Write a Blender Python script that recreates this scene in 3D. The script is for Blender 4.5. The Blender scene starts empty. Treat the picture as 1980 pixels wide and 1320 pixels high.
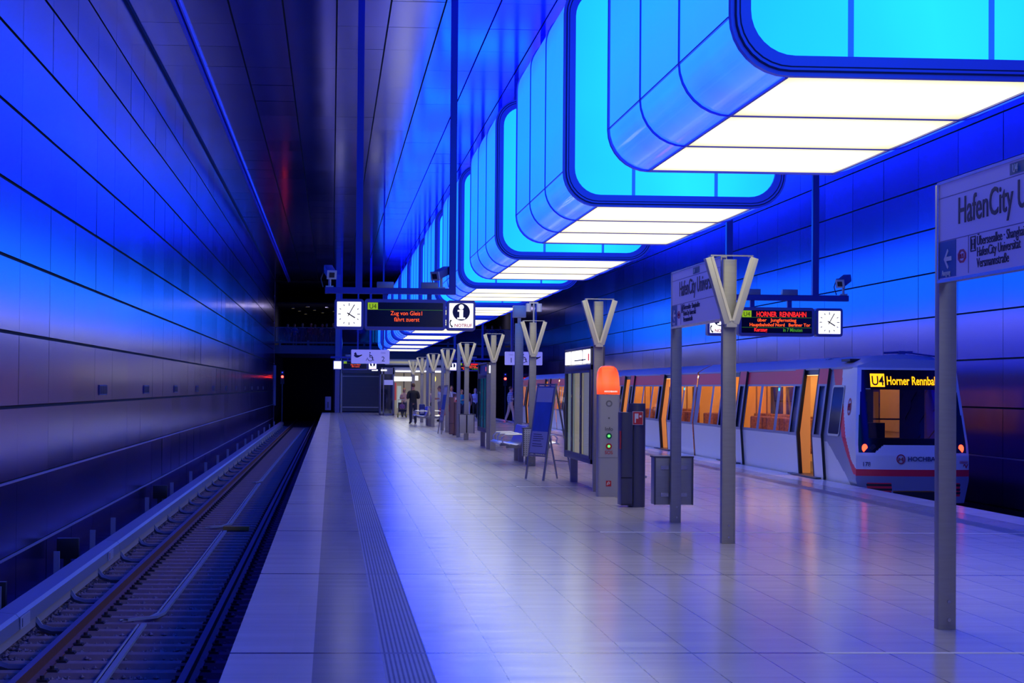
import bpy, bmesh, math, random
from mathutils import Vector, Matrix
R = random.Random(7)
PI = math.pi
COL = bpy.context.scene.collection
LED_W = (1.0, .13, .02)

# ------------------------------------------------------------------ materials
MATS = {}
def mat(name, col, rough=.5, metal=0., emit=None, es=1., spec=.5, coat=0., noise=0., nscale=8., bump=0., rnoise=0., stretch=None, alpha=None):
    if name in MATS: return MATS[name]
    m = bpy.data.materials.new(name); m.use_nodes = True
    nt = m.node_tree; b = nt.nodes['Principled BSDF']
    b.inputs['Base Color'].default_value = (*col, 1)
    b.inputs['Roughness'].default_value = rough
    b.inputs['Metallic'].default_value = metal
    b.inputs['Specular IOR Level'].default_value = spec
    b.inputs['Coat Weight'].default_value = coat
    b.inputs['Coat Roughness'].default_value = .08
    if emit:
        b.inputs['Emission Color'].default_value = (*emit, 1); b.inputs['Emission Strength'].default_value = es
    if alpha is not None: b.inputs['Alpha'].default_value = alpha
    if noise or bump or rnoise:
        tc = nt.nodes.new('ShaderNodeTexCoord'); n = nt.nodes.new('ShaderNodeTexNoise')
        mp = nt.nodes.new('ShaderNodeMapping'); mp.inputs['Scale'].default_value = stretch or (1, 1, 1)
        nt.links.new(tc.outputs['Object'], mp.inputs['Vector']); nt.links.new(mp.outputs[0], n.inputs['Vector'])
        n.inputs['Scale'].default_value = nscale; n.inputs['Detail'].default_value = 4
        if noise:
            r = nt.nodes.new('ShaderNodeMix'); r.data_type = 'RGBA'
            r.inputs[6].default_value = (*[c*(1-noise) for c in col], 1); r.inputs[7].default_value = (*[min(1, c*(1+noise)) for c in col], 1)
            nt.links.new(n.outputs['Fac'], r.inputs[0]); nt.links.new(r.outputs[2], b.inputs['Base Color'])
        if rnoise:
            mr = nt.nodes.new('ShaderNodeMapRange'); mr.inputs['To Min'].default_value = max(.02, rough-rnoise); mr.inputs['To Max'].default_value = rough+rnoise
            nt.links.new(n.outputs['Fac'], mr.inputs['Value']); nt.links.new(mr.outputs[0], b.inputs['Roughness'])
        if bump:
            bp = nt.nodes.new('ShaderNodeBump'); bp.inputs['Strength'].default_value = bump; bp.inputs['Distance'].default_value = .02
            nt.links.new(n.outputs['Fac'], bp.inputs['Height']); nt.links.new(bp.outputs[0], b.inputs['Normal'])
    MATS[name] = m; return m

class NX:
    """tiny expression builder for shader math"""
    def __init__(s, nt): s.nt = nt
    def m(s, op, a, b=0., c=None, clamp=False):
        n = s.nt.nodes.new('ShaderNodeMath'); n.operation = op; n.use_clamp = clamp
        for i, v in enumerate((a, b, c)):
            if v is None: continue
            if isinstance(v, (int, float)): n.inputs[i].default_value = v
            else: s.nt.links.new(v, n.inputs[i])
        return n.outputs[0]
    def between(s, v, lo, hi): return s.m('MULTIPLY', s.m('GREATER_THAN', v, lo), s.m('LESS_THAN', v, hi))
    def line(s, v, period, off, w):   # 1 on a line of width w each period
        t = s.m('FRACT', s.m('DIVIDE', s.m('SUBTRACT', v, off - w/2), period))
        return s.m('LESS_THAN', t, w/period)
    def mix(s, f, a, b):
        n = s.nt.nodes.new('ShaderNodeMix'); n.data_type = 'RGBA'
        for i, v in ((0, f), (6, a), (7, b)):
            if isinstance(v, tuple): n.inputs[i].default_value = (*v, 1) if len(v) == 3 else v
            elif isinstance(v, (int, float)): n.inputs[i].default_value = v
            else: s.nt.links.new(v, n.inputs[i])
        return n.outputs[2]

def emis_grad(name, axis, stops, strength, noise=.0, coat=.0, base=(.02, .05, .2)):
    """emissive plastic whose glow changes along one object axis (lamps sit unevenly behind it)"""
    m = bpy.data.materials.new(name); m.use_nodes = True; nt = m.node_tree; b = nt.nodes['Principled BSDF']
    tc = nt.nodes.new('ShaderNodeTexCoord'); sp = nt.nodes.new('ShaderNodeSeparateXYZ'); nt.links.new(tc.outputs['Object'], sp.inputs[0])
    lo, hi = stops[0][0], stops[-1][0]
    mr = nt.nodes.new('ShaderNodeMapRange'); mr.inputs['From Min'].default_value = lo; mr.inputs['From Max'].default_value = hi
    nt.links.new(sp.outputs[axis], mr.inputs['Value'])
    v = mr.outputs[0]
    if noise:
        n = nt.nodes.new('ShaderNodeTexNoise'); n.inputs['Scale'].default_value = .9; nt.links.new(tc.outputs['Object'], n.inputs['Vector'])
        x = NX(nt); v = x.m('ADD', v, x.m('MULTIPLY', x.m('SUBTRACT', n.outputs['Fac'], .5), noise))
    cr = nt.nodes.new('ShaderNodeValToRGB'); nt.links.new(v, cr.inputs[0])
    el = cr.color_ramp.elements
    while len(el) < len(stops): el.new(.5)
    for e, (p, c) in zip(el, stops):
        e.position = (p-lo)/(hi-lo); e.color = (*c, 1)
    nt.links.new(cr.outputs[0], b.inputs['Emission Color']); b.inputs['Emission Strength'].default_value = strength
    b.inputs['Base Color'].default_value = (*base, 1); b.inputs['Roughness'].default_value = .25
    b.inputs['Coat Weight'].default_value = coat; b.inputs['Coat Roughness'].default_value = .05
    MATS[name] = m; return m

def glass(name, tint=(.6, .7, 1), gloss=.12, rough=.03):
    m = bpy.data.materials.new(name); m.use_nodes = True; nt = m.node_tree
    out = nt.nodes['Material Output']; nt.nodes.remove(nt.nodes['Principled BSDF'])
    t = nt.nodes.new('ShaderNodeBsdfTransparent'); t.inputs[0].default_value = (*tint, 1)
    g = nt.nodes.new('ShaderNodeBsdfGlossy'); g.inputs['Roughness'].default_value = rough
    mx = nt.nodes.new('ShaderNodeMixShader'); mx.inputs[0].default_value = gloss
    nt.links.new(t.outputs[0], mx.inputs[1]); nt.links.new(g.outputs[0], mx.inputs[2]); nt.links.new(mx.outputs[0], out.inputs[0])
    MATS[name] = m; return m

# ------------------------------------------------------------------ mesh builder
class MB:
    def __init__(s): s.v = []; s.f = []; s.mi = []
    def add(s, vs, fs, m=0):
        o = len(s.v); s.v += [tuple(v) for v in vs]
        for f in fs: s.f.append(tuple(i+o for i in f)); s.mi.append(m)
        return s
    def box(s, x0, x1, y0, y1, z0, z1, m=0):
        return s.add([(x0,y0,z0),(x1,y0,z0),(x1,y1,z0),(x0,y1,z0),(x0,y0,z1),(x1,y0,z1),(x1,y1,z1),(x0,y1,z1)],
                     [(0,3,2,1),(4,5,6,7),(0,1,5,4),(1,2,6,5),(2,3,7,6),(3,0,4,7)], m)
    def obox(s, c, size, M, m=0):
        vs = [Vector(c)+M@Vector((a*size[0]/2, b*size[1]/2, d*size[2]/2)) for d in (-1,1) for a, b in ((-1,-1),(1,-1),(1,1),(-1,1))]
        return s.add(vs, [(0,3,2,1),(4,5,6,7),(0,1,5,4),(1,2,6,5),(2,3,7,6),(3,0,4,7)], m)
    def bar(s, p, q, w, d, up=(0, 1, 0), m=0):   # square bar p->q, w across, d along 'up'
        p = Vector(p); q = Vector(q); z = (q-p).normalized(); y = Vector(up); y = (y - z*y.dot(z)).normalized(); x = y.cross(z)
        vs = [e + x*a*w/2 + y*b*d/2 for e in (p, q) for a, b in ((-1,-1),(1,-1),(1,1),(-1,1))]
        return s.add(vs, [(0,3,2,1),(4,5,6,7),(0,1,5,4),(1,2,6,5),(2,3,7,6),(3,0,4,7)], m)
    def tube(s, pts, r, n=10, m=0, cap=True):
        pts = [Vector(p) for p in pts]; rs = r if isinstance(r, (list, tuple)) else [r]*len(pts)
        o = len(s.v); prev = None
        for i, p in enumerate(pts):
            d = (pts[min(i+1, len(pts)-1)] - pts[max(i-1, 0)]).normalized()
            if prev is None:
                a = Vector((0, 0, 1)) if abs(d.z) < .9 else Vector((0, 1, 0)); u = d.cross(a).normalized()
            else: u = (prev - d*prev.dot(d)).normalized()
            prev = u; w = d.cross(u)
            for k in range(n):
                t = 2*PI*k/n; s.v.append(tuple(p + (u*math.cos(t)+w*math.sin(t))*rs[i]))
        for i in range(len(pts)-1):
            for k in range(n):
                a = o+i*n+k; b = o+i*n+(k+1) % n; s.f.append((a, b, b+n, a+n)); s.mi.append(m)
        if cap:
            s.f.append(tuple(o+k for k in range(n))[::-1]); s.mi.append(m)
            s.f.append(tuple(o+(len(pts)-1)*n+k for k in range(n))); s.mi.append(m)
        return s
    def prism(s, poly, ax, a, b, m=0):   # polygon in the other two axes, extruded a..b
        def P(p, t):
            l = list(p); l.insert(ax, t); return tuple(l)
        n = len(poly); vs = [P(p, a) for p in poly] + [P(p, b) for p in poly]
        fs = [tuple(range(n))[::-1], tuple(range(n, 2*n))] + [(i, (i+1) % n, (i+1) % n+n, i+n) for i in range(n)]
        return s.add(vs, fs, m)
    def ring(s, po, pi_, ax, a, b, m=0):
        def P(p, t):
            l = list(p); l.insert(ax, t); return tuple(l)
        n = len(po); vs = [P(p, a) for p in po]+[P(p, a) for p in pi_]+[P(p, b) for p in po]+[P(p, b) for p in pi_]
        fs = []
        for i in range(n):
            j = (i+1) % n
            fs += [(i, j, j+n, i+n), (i+2*n, i+3*n, j+3*n, j+2*n), (i, i+2*n, j+2*n, j), (i+n, j+n, j+3*n, i+3*n)]
        return s.add(vs, fs, m)
    def strip(s, poly, ax, a, b, m=0, nseg=1):   # open profile swept a..b, single skin
        def P(p, t):
            l = list(p); l.insert(ax, t); return tuple(l)
        n = len(poly); vs = []
        for k in range(nseg+1): vs += [P(p, a+(b-a)*k/nseg) for p in poly]
        return s.add(vs, [(k*n+i, k*n+i+1, (k+1)*n+i+1, (k+1)*n+i) for k in range(nseg) for i in range(n-1)], m)
    def disc(s, c, r, ax, n=24, m=0, t=.004):
        c = list(c); h = c[ax]; o = [c[i] for i in range(3) if i != ax]
        return s.prism([(o[0]+r*math.cos(2*PI*k/n), o[1]+r*math.sin(2*PI*k/n)) for k in range(n)], ax, h-t/2, h+t/2, m)
    def sphere(s, c, r, nu=12, nv=8, m=0, sc=(1, 1, 1)):
        o = len(s.v)
        for j in range(1, nv):
            for i in range(nu):
                a = PI*j/nv; b = 2*PI*i/nu
                s.v.append((c[0]+r*sc[0]*math.sin(a)*math.cos(b), c[1]+r*sc[1]*math.sin(a)*math.sin(b), c[2]+r*sc[2]*math.cos(a)))
        t = len(s.v); s.v += [(c[0], c[1], c[2]+r*sc[2]), (c[0], c[1], c[2]-r*sc[2])]
        for j in range(nv-2):
            for i in range(nu):
                a = o+j*nu+i; b = o+j*nu+(i+1) % nu; s.f.append((a, a+nu, b+nu, b)); s.mi.append(m)
        for i in range(nu):
            s.f.append((t, o+i, o+(i+1) % nu)); s.mi.append(m)
            s.f.append((t+1, o+(nv-2)*nu+(i+1) % nu, o+(nv-2)*nu+i)); s.mi.append(m)
        return s
    def build(s, name, mats, parent=None, bevel=0., world=True, angle=.6, seg=2):
        if not isinstance(mats, (list, tuple)): mats = [mats]
        off = Vector((0, 0, 0)); p = parent
        if world:
            while p is not None: off += p.location; p = p.parent
        me = bpy.data.meshes.new(name); me.from_pydata([tuple(Vector(v)-off) for v in s.v], [], s.f)
        for m in mats: me.materials.append(m)
        me.polygons.foreach_set('material_index', s.mi)
        bm = bmesh.new(); bm.from_mesh(me)
        bmesh.ops.recalc_face_normals(bm, faces=bm.faces)
        if bevel:
            es = [e for e in bm.edges if len(e.link_faces) == 2 and e.calc_face_angle(0) > .5]
            bmesh.ops.bevel(bm, geom=es, offset=bevel, segments=seg, affect='EDGES', profile=.6, clamp_overlap=True)
        bm.to_mesh(me); bm.free()
        me.polygons.foreach_set('use_smooth', [True]*len(me.polygons)); me.set_sharp_from_angle(angle=angle); me.update()
        o = bpy.data.objects.new(name, me); COL.objects.link(o)
        if parent: o.parent = parent
        return o

def rr(x0, x1, z0, z1, r, n=6):
    out = []
    for cx, cz, a in ((x1-r, z0+r, -90), (x1-r, z1-r, 0), (x0+r, z1-r, 90), (x0+r, z0+r, 180)):
        for k in range(n+1):
            t = math.radians(a+90*k/n); out.append((cx+r*math.cos(t), cz+r*math.sin(t)))
    return out

def tag(o, label=None, cat=None, group=None, kind=None):
    if label: o['label'] = label
    if cat: o['category'] = cat
    if group: o['group'] = group
    if kind: o['kind'] = kind
    return o
def thing(name, label, cat, loc=(0, 0, 0), group=None, rz=0.):
    o = bpy.data.objects.new(name, None); o.empty_display_size = .2; COL.objects.link(o); o.location = loc; o.rotation_euler = (0, 0, rz)
    return tag(o, label, cat, group)
def struct(o): o['kind'] = 'structure'; return o
def dup(root, loc, label=None, group=None, rz=None):
    def cp(o, par):
        c = o.copy(); COL.objects.link(c)
        if par: c.parent = par
        for ch in [x for x in bpy.data.objects if x.parent == o]: cp(ch, c)
        return c
    r = cp(root, None); r.location = loc
    if rz is not None: r.rotation_euler = (0, 0, rz)
    return tag(r, label, None, group)
ORD = ['nearest', 'second nearest', 'third', 'fourth', 'fifth', 'sixth', 'seventh', 'eighth', 'ninth', 'tenth', 'eleventh', 'twelfth', 'thirteenth']

def text(s, size, org, dx, up, m, parent, name='lettering', sx=1., ext=.002, align='LEFT', bold=0., fit=None):
    cu = bpy.data.curves.new('t', 'FONT'); cu.body = s; cu.size = size; cu.align_x = align; cu.extrude = ext; cu.offset = bold; cu.resolution_u = 3
    ob = bpy.data.objects.new('t', cu); COL.objects.link(ob)
    dg = bpy.context.evaluated_depsgraph_get(); me = bpy.data.meshes.new_from_object(ob.evaluated_get(dg))
    bpy.data.objects.remove(ob)
    if fit: sx = fit/(max(v.co.x for v in me.vertices)-min(v.co.x for v in me.vertices))
    dx = Vector(dx).normalized(); up = Vector(up).normalized(); n = dx.cross(up)
    off = Vector((0, 0, 0)); p = parent
    while p is not None: off += p.location; p = p.parent
    M = Matrix.Translation(Vector(org)-off) @ Matrix((dx, up, n)).transposed().to_4x4() @ Matrix.Diagonal((sx, 1, 1, 1))
    me.transform(M); me.materials.clear(); me.materials.append(m)
    me.name = name; o = bpy.data.objects.new(name, me); COL.objects.link(o); o.parent = parent
    return o

# ------------------------------------------------------------------ palette
steel = mat('brushed_steel', (.33, .32, .33), .42, .55, noise=.12, nscale=6, stretch=(1, 1, 8), rnoise=.06)
steel_dk = mat('dark_steel', (.10, .10, .13), .4, .6, noise=.15, nscale=5)
steel_wh = mat('pale_metal', (.62, .61, .56), .4, .2)
alu = mat('aluminium', (.55, .55, .58), .25, .9)
black = mat('black_plastic', (.012, .012, .02), .35)
matte_black = mat('matte_black', (.006, .006, .012), .9)
bluesteel = mat('blue_painted_steel', (.05, .06, .32), .4, .2)
screen = mat('dark_screen', (.004, .004, .02), .15)
white_p = mat('white_enamel', (.74, .74, .78), .3)
white_sign = mat('white_sign_face', (.45, .45, .72), .35, emit=(.3, .28, .8), es=.45)
ink = mat('black_print', (.015, .015, .06), .5)
white_lit = mat('lit_white', (.8, .8, .8), .4, emit=(1, .97, .88), es=1.15)
white_hot = mat('lit_cool_white', (.8, .8, .8), .4, emit=(1, 1, 1), es=2.2)
led_red = mat('led_red', (.05, 0, 0), .5, emit=(1, .02, .01), es=1.6)
led_org = mat('led_orange', (.05, .01, 0), .5, emit=(1, .09, .005), es=1.6)
led_grn = mat('led_green', (.01, .04, 0), .5, emit=(.05, .22, .01), es=1.)
led_lime = mat('led_lime', (.1, .2, 0), .5, emit=(.24, .42, .0), es=1.)
led_amber = mat('led_amber', (.2, .1, 0), .5, emit=(1, .42, .0), es=2.)
red_glow = mat('red_lamp', (.3, 0, 0), .3, emit=(1, .03, .02), es=14)
tail_glow = mat('tail_lamp', (.3, 0, 0), .3, emit=(1, .05, .02), es=5)
red_p = mat('red_paint', (.5, .025, .035), .4)
housing = mat('sign_housing', (.16, .15, .36), .35, .3)

# ------------------------------------------------------------------ station shell
WL, WR, CZ, PL, PR, PC = -4.1, 12.9, 9.2, -.63, 9.43, 4.41
YE = 137.0

def mirror_metal(name, col, rough, rn, sc, bump=.0):
    m = bpy.data.materials.new(name); m.use_nodes = True; nt = m.node_tree; b = nt.nodes['Principled BSDF']; x = NX(nt)
    tc = nt.nodes.new('ShaderNodeTexCoord'); mp = nt.nodes.new('ShaderNodeMapping'); mp.inputs['Scale'].default_value = sc
    n = nt.nodes.new('ShaderNodeTexNoise'); n.inputs['Scale'].default_value = 1.; n.inputs['Detail'].default_value = 5
    nt.links.new(tc.outputs['Object'], mp.inputs[0]); nt.links.new(mp.outputs[0], n.inputs['Vector'])
    at = nt.nodes.new('ShaderNodeAttribute'); at.attribute_name = 'tone'
    f = x.m('ADD', x.m('MULTIPLY', at.outputs['Fac'], .55), x.m('MULTIPLY', n.outputs['Fac'], .4))
    c = x.mix(f, tuple(v*.80 for v in col), tuple(v*1.18 for v in col)); nt.links.new(c, b.inputs['Base Color'])
    b.inputs['Metallic'].default_value = .92
    mr = x.m('ADD', rough-rn*.5, x.m('MULTIPLY', f, rn)); nt.links.new(mr, b.inputs['Roughness'])
    if bump:
        bp = nt.nodes.new('ShaderNodeBump'); bp.inputs['Strength'].default_value = bump; bp.inputs['Distance'].default_value = .01
        n2 = nt.nodes.new('ShaderNodeTexNoise'); n2.inputs['Scale'].default_value = 1.3; nt.links.new(tc.outputs['Object'], n2.inputs['Vector'])
        nt.links.new(n2.outputs['Fac'], bp.inputs['Height']); nt.links.new(bp.outputs[0], b.inputs['Normal'])
    MATS[name] = m; return m
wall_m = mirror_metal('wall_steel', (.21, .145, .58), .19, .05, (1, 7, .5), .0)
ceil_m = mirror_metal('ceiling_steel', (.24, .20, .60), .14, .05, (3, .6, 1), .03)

def cladding(name, mat_, place, us, vs, gap, tilt, back):
    """rows of separate metal panels with open joints, in one wall"""
    mb = MB(); tones = []
    for i in range(len(us)-1):
        for j in range(len(vs)-1):
            u0, u1, v0, v1 = us[i]+gap[0]/2, us[i+1]-gap[0]/2, vs[j]+gap[1]/2, vs[j+1]-gap[1]/2
            a, b_ = R.gauss(0, tilt), R.gauss(0, tilt); t = R.random()
            P = [place(u, v, a*(k-.5)*(u1-u0) + b_*(l-.5)*(v1-v0)) for u, v, k, l in ((u0, v0, 0, 0), (u1, v0, 1, 0), (u1, v1, 1, 1), (u0, v1, 0, 1))]
            mb.add(P, [(0, 1, 2, 3)]); tones.append(t)
    mb.add([place(u, v, -.03) for u, v in ((us[0], vs[0]), (us[-1], vs[0]), (us[-1], vs[-1]), (us[0], vs[-1]))], [(0, 1, 2, 3)], 1)
    o = mb.build(name, [mat_, back]); tones.append(0.)
    at = o.data.attributes.new('tone', 'FLOAT', 'FACE'); at.data.foreach_set('value', tones)
    return struct(o)
joint = mat('joint_dark', (.004, .005, .03), .8)  # near-black backing of the panel joints and the corner line
ys = [25.4-2.68*14+2.68*k for k in range(57)]; ys = [y for y in ys if y < 136]+[136.]
zs = [-1.46+.955*k for k in range(12)]; zs[-1] = CZ
def place_l(u, v, d): return (WL+d, u, v)
def place_r(u, v, d): return (WR-d, u, v)
def place_c(u, v, d): return (v, u, CZ-d)
cladding('wall_left', wall_m, place_l, ys, zs, (.022, .045), .0012, joint)
cladding('wall_right', wall_m, place_r, ys, zs, (.02, .035), .0012, joint)
xs = [WL, -3.1]+[-2.1+1.06*k for k in range(15)]; xs = [x for x in xs if x < WR-.3]+[WR]
cladding('ceiling', ceil_m, place_c, [y+.9 for y in ys], xs, (.01, .035), .0012, joint)
mb = MB(); mb.box(-3.17, -3.10, -8, 136, 9.08, 9.2); mb.box(-3.06, -3.02, -8, 136, 9.12, 9.2); struct(mb.build('trim_1', mat('blue_rail', (.08, .1, .8), .3, .4)))

mb = MB(); mb.box(WL, WL+.05, -8, 136, CZ-.06, CZ); struct(mb.build('trim_3', joint))
mb = MB(); [mb.box(WL-.01, WL+.022, -8, 136, z-.02, z+.008) for z in (.45, -.505)]; [mb.box(WR-.022, WR+.01, -8, 136, z-.02, z+.008) for z in (.45,)]
struct(mb.build('trim_4', mat('ledge_steel', (.35, .35, .55), .4, .3)))
# platform floor
def floor_mat():
    m = bpy.data.materials.new('platform_stone'); m.use_nodes = True; nt = m.node_tree; b = nt.nodes['Principled BSDF']; x = NX(nt)
    tc = nt.nodes.new('ShaderNodeTexCoord'); sp = nt.nodes.new('ShaderNodeSeparateXYZ'); nt.links.new(tc.outputs['Object'], sp.inputs[0])
    X0, Y = sp.outputs[0], sp.outputs[1]
    X = x.m('SUBTRACT', 5.03, x.m('ABSOLUTE', x.m('SUBTRACT', X0, 4.40)))      # distance in from either edge
    n = nt.nodes.new('ShaderNodeTexNoise'); n.inputs['Scale'].default_value = 3.; n.inputs['Detail'].default_value = 8; nt.links.new(tc.outputs['Object'], n.inputs['Vector'])
    n2 = nt.nodes.new('ShaderNodeTexNoise'); n2.inputs['Scale'].default_value = 1.; n2.inputs['Detail'].default_value = 6
    mp = nt.nodes.new('ShaderNodeMapping'); mp.inputs['Scale'].default_value = (.7, 6, 1); nt.links.new(tc.outputs['Object'], mp.inputs[0]); nt.links.new(mp.outputs[0], n2.inputs['Vector'])
    # each slab its own tone
    cmb = nt.nodes.new('ShaderNodeCombineXYZ')
    nt.links.new(x.m('FLOOR', x.m('DIVIDE', x.m('SUBTRACT', X0, .62), .43)), cmb.inputs[0]); nt.links.new(x.m('FLOOR', x.m('DIVIDE', x.m('SUBTRACT', Y, 12.3), 1.04)), cmb.inputs[1])
    wn = nt.nodes.new('ShaderNodeTexWhiteNoise'); wn.noise_dimensions = '2D'; nt.links.new(cmb.outputs[0], wn.inputs['Vector'])
    tone = x.m('ADD', x.m('MULTIPLY', wn.outputs['Value'], .25), x.m('ADD', x.m('MULTIPLY', n.outputs['Fac'], .4), x.m('MULTIPLY', n2.outputs['Fac'], .5)))
    base = x.mix(tone, (.50, .46, .47), (.68, .63, .63))
    light = x.mix(tone, (.74, .69, .74), (.88, .83, .88)); mid = x.mix(tone, (.34, .33, .38), (.46, .45, .50))
    edge = x.m('LESS_THAN', X, .53); band = x.between(X, .53, .96); tact = x.between(X, .96, 1.25)
    c = x.mix(edge, base, light); c = x.mix(band, c, mid)
    g = x.m('GREATER_THAN', x.m('FRACT', x.m('DIVIDE', x.m('SUBTRACT', X, .96), .029)), .55)
    tline = x.m('MULTIPLY', tact, g)
    c = x.mix(tact, c, (.36, .35, .38)); c = x.mix(tline, c, (.075, .07, .10))
    field = x.m('GREATER_THAN', X, 1.25)
    jl = x.m('MULTIPLY', field, x.line(X0, .43, .62, .009))
    jc = x.line(Y, 1.04, 12.3, .016); jb = x.line(Y, 5.2, 12.3, .06)
    c = x.mix(x.m('MULTIPLY', jl, .75), c, (.1, .09, .16)); c = x.mix(x.m('MULTIPLY', jc, .17), c, (.12, .11, .2))
    c = x.mix(x.m('MULTIPLY', jb, .9), c, (.10, .09, .18))
    nt.links.new(c, b.inputs['Base Color'])
    r = x.m('ADD', .13, x.m('MULTIPLY', n2.outputs['Fac'], .13)); r = x.m('ADD', r, x.m('MULTIPLY', tact, .25)); nt.links.new(r, b.inputs['Roughness'])
    b.inputs['Specular IOR Level'].default_value = .75
    bp = nt.nodes.new('ShaderNodeBump'); bp.inputs['Strength'].default_value = .4; bp.inputs['Distance'].default_value = .004
    nt.links.new(x.m('SUBTRACT', x.m('MULTIPLY', n2.outputs['Fac'], .15), x.m('ADD', jl, x.m('ADD', tline, jb))), bp.inputs['Height']); nt.links.new(bp.outputs[0], b.inputs['Normal'])
    return m
fm = floor_mat(); MATS['floor'] = fm
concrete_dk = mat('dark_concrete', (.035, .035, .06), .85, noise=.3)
mb = MB(); mb.box(PL, PR, -8, 128, -.16, 0); mb.box(.6, 8.2, 128, 150, -.16, 0); struct(mb.build('floor', [fm]))
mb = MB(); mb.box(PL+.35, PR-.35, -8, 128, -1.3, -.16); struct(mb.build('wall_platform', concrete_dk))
# bright expansion joint strips of metal set in the floor
mb = MB()
for k in range(0, 11): mb.box(PC-1.2, PR-.96, 12.275+10.4*k, 12.325+10.4*k, -.01, .002)
struct(mb.build('trim_2', mat('pale_strip_metal', (.9, .88, .85), .45)))
ballast_m = mat('ballast_stone', (.16, .13, .17), .9, noise=.6, nscale=14, bump=.9)
mb = MB(); mb.box(WL, PL+.36, -8, 170, -1.5, -1.165); struct(mb.build('trackbed', ballast_m))
mb = MB(); mb.box(PR-.36, WR, -8, 170, -1.5, -1.2); struct(mb.build('trackbed', ballast_m))

# ------------------------------------------------------------------ camera
F = 3700.; ROLL, YAW, PITCH = .0088, math.radians(3.7), .0243; PX, PY = 882., 660.
cam = bpy.data.cameras.new('camera'); co = bpy.data.objects.new('camera', cam); COL.objects.link(co)
cy, sy, cp, sp_ = math.cos(YAW), math.sin(YAW), math.cos(PITCH), math.sin(PITCH)
fw = Vector((sy*cp, cy*cp, sp_)); rt = Vector((cy, -sy, 0)); up_ = Vector((-sy*sp_, -cy*sp_, cp))
c_, s_ = math.cos(ROLL), math.sin(ROLL)
Rr = c_*rt+s_*up_; Uu = -s_*rt+c_*up_
Mx = Matrix((Rr, Uu, -fw)).transposed().to_4x4(); Mx.translation = Vector((0, 0, 1.7)); co.matrix_world = Mx
cam.sensor_width = 36; cam.lens = F/1980*36; cam.shift_x = (990-PX)/1980; cam.shift_y = 0; cam.clip_end = 400
bpy.context.scene.camera = co

# ------------------------------------------------------------------ light containers
side_e = emis_grad('container_side_glow', 2, [(0, (.014, .065, 1.0)), (.4, (.011, .14, 1.0)), (1.2, (.007, .17, 1.0)), (2.3, (.008, .16, 1.0)), (2.95, (.013, .055, 1.))], 2.8, .12, .35)
end_e = emis_grad('container_end_glow', 0, [(-1.35, (.004, .17, 1.)), (-.4, (.005, .21, 1.)), (.1, (.006, .245, 1.)), (.7, (.005, .22, 1.)), (1.35, (.004, .18, 1.))], 3.4, .35, .1)
top_e = mat('container_top_glow', (.02, .03, .3), .4, emit=(.003, .006, 1), es=15)
def bottom_mat():
    m = bpy.data.materials.new('container_white_glow'); m.use_nodes = True; nt = m.node_tree; b = nt.nodes['Principled BSDF']; x = NX(nt)
    tc = nt.nodes.new('ShaderNodeTexCoord'); sp = nt.nodes.new('ShaderNodeSeparateXYZ'); nt.links.new(tc.outputs['Object'], sp.inputs[0])
    t = x.m('FRACT', x.m('DIVIDE', x.m('SUBTRACT', sp.outputs[1], .12), 2.087))
    e = x.m('MULTIPLY', x.m('MULTIPLY', t, x.m('SUBTRACT', 1., t)), 4.)
    ax = x.m('ABSOLUTE', x.m('DIVIDE', sp.outputs[0], 1.01)); ex = x.m('SUBTRACT', 1., x.m('POWER', ax, 8.))
    s = x.m('MULTIPLY', x.m('POWER', e, .6), x.m('ADD', .55, x.m('MULTIPLY', ex, .45)))
    nt.links.new(x.mix(s, (1., .86, .34), (1., .95, .45)), b.inputs['Emission Color'])
    nt.links.new(x.m('MULTIPLY', x.m('ADD', .10, x.m('MULTIPLY', s, .95)), 2.9), b.inputs['Emission Strength'])
    b.inputs['Base Color'].default_value = (.7, .7, .7, 1); b.inputs['Roughness'].default_value = .25
    return m
bot_e = bottom_mat()
frame_m = mat('container_frame', (.04, .06, .55), .35, .1, emit=(.012, .03, .6), es=.35)  # frame and ribs: light caught from neighbouring panels put in as emission
rib_m = mat('container_rib', (.02, .03, .45), .35, .2, emit=(.01, .02, .6), es=.25)
rib_dk = mat('container_groove', (.004, .005, .08), .6)
mull_m = mat('container_mullion', (.02, .04, .5), .5, emit=(.01, .12, .9), es=.9)
W2, HH, RC, L = 1.46, 2.95, .45, 6.5
def corner(cx, cz, a0, r=RC, n=8):
    return [(cx+r*math.cos(math.radians(a0+90*k/n)), cz+r*math.sin(math.radians(a0+90*k/n))) for k in range(n+1)]
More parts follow.
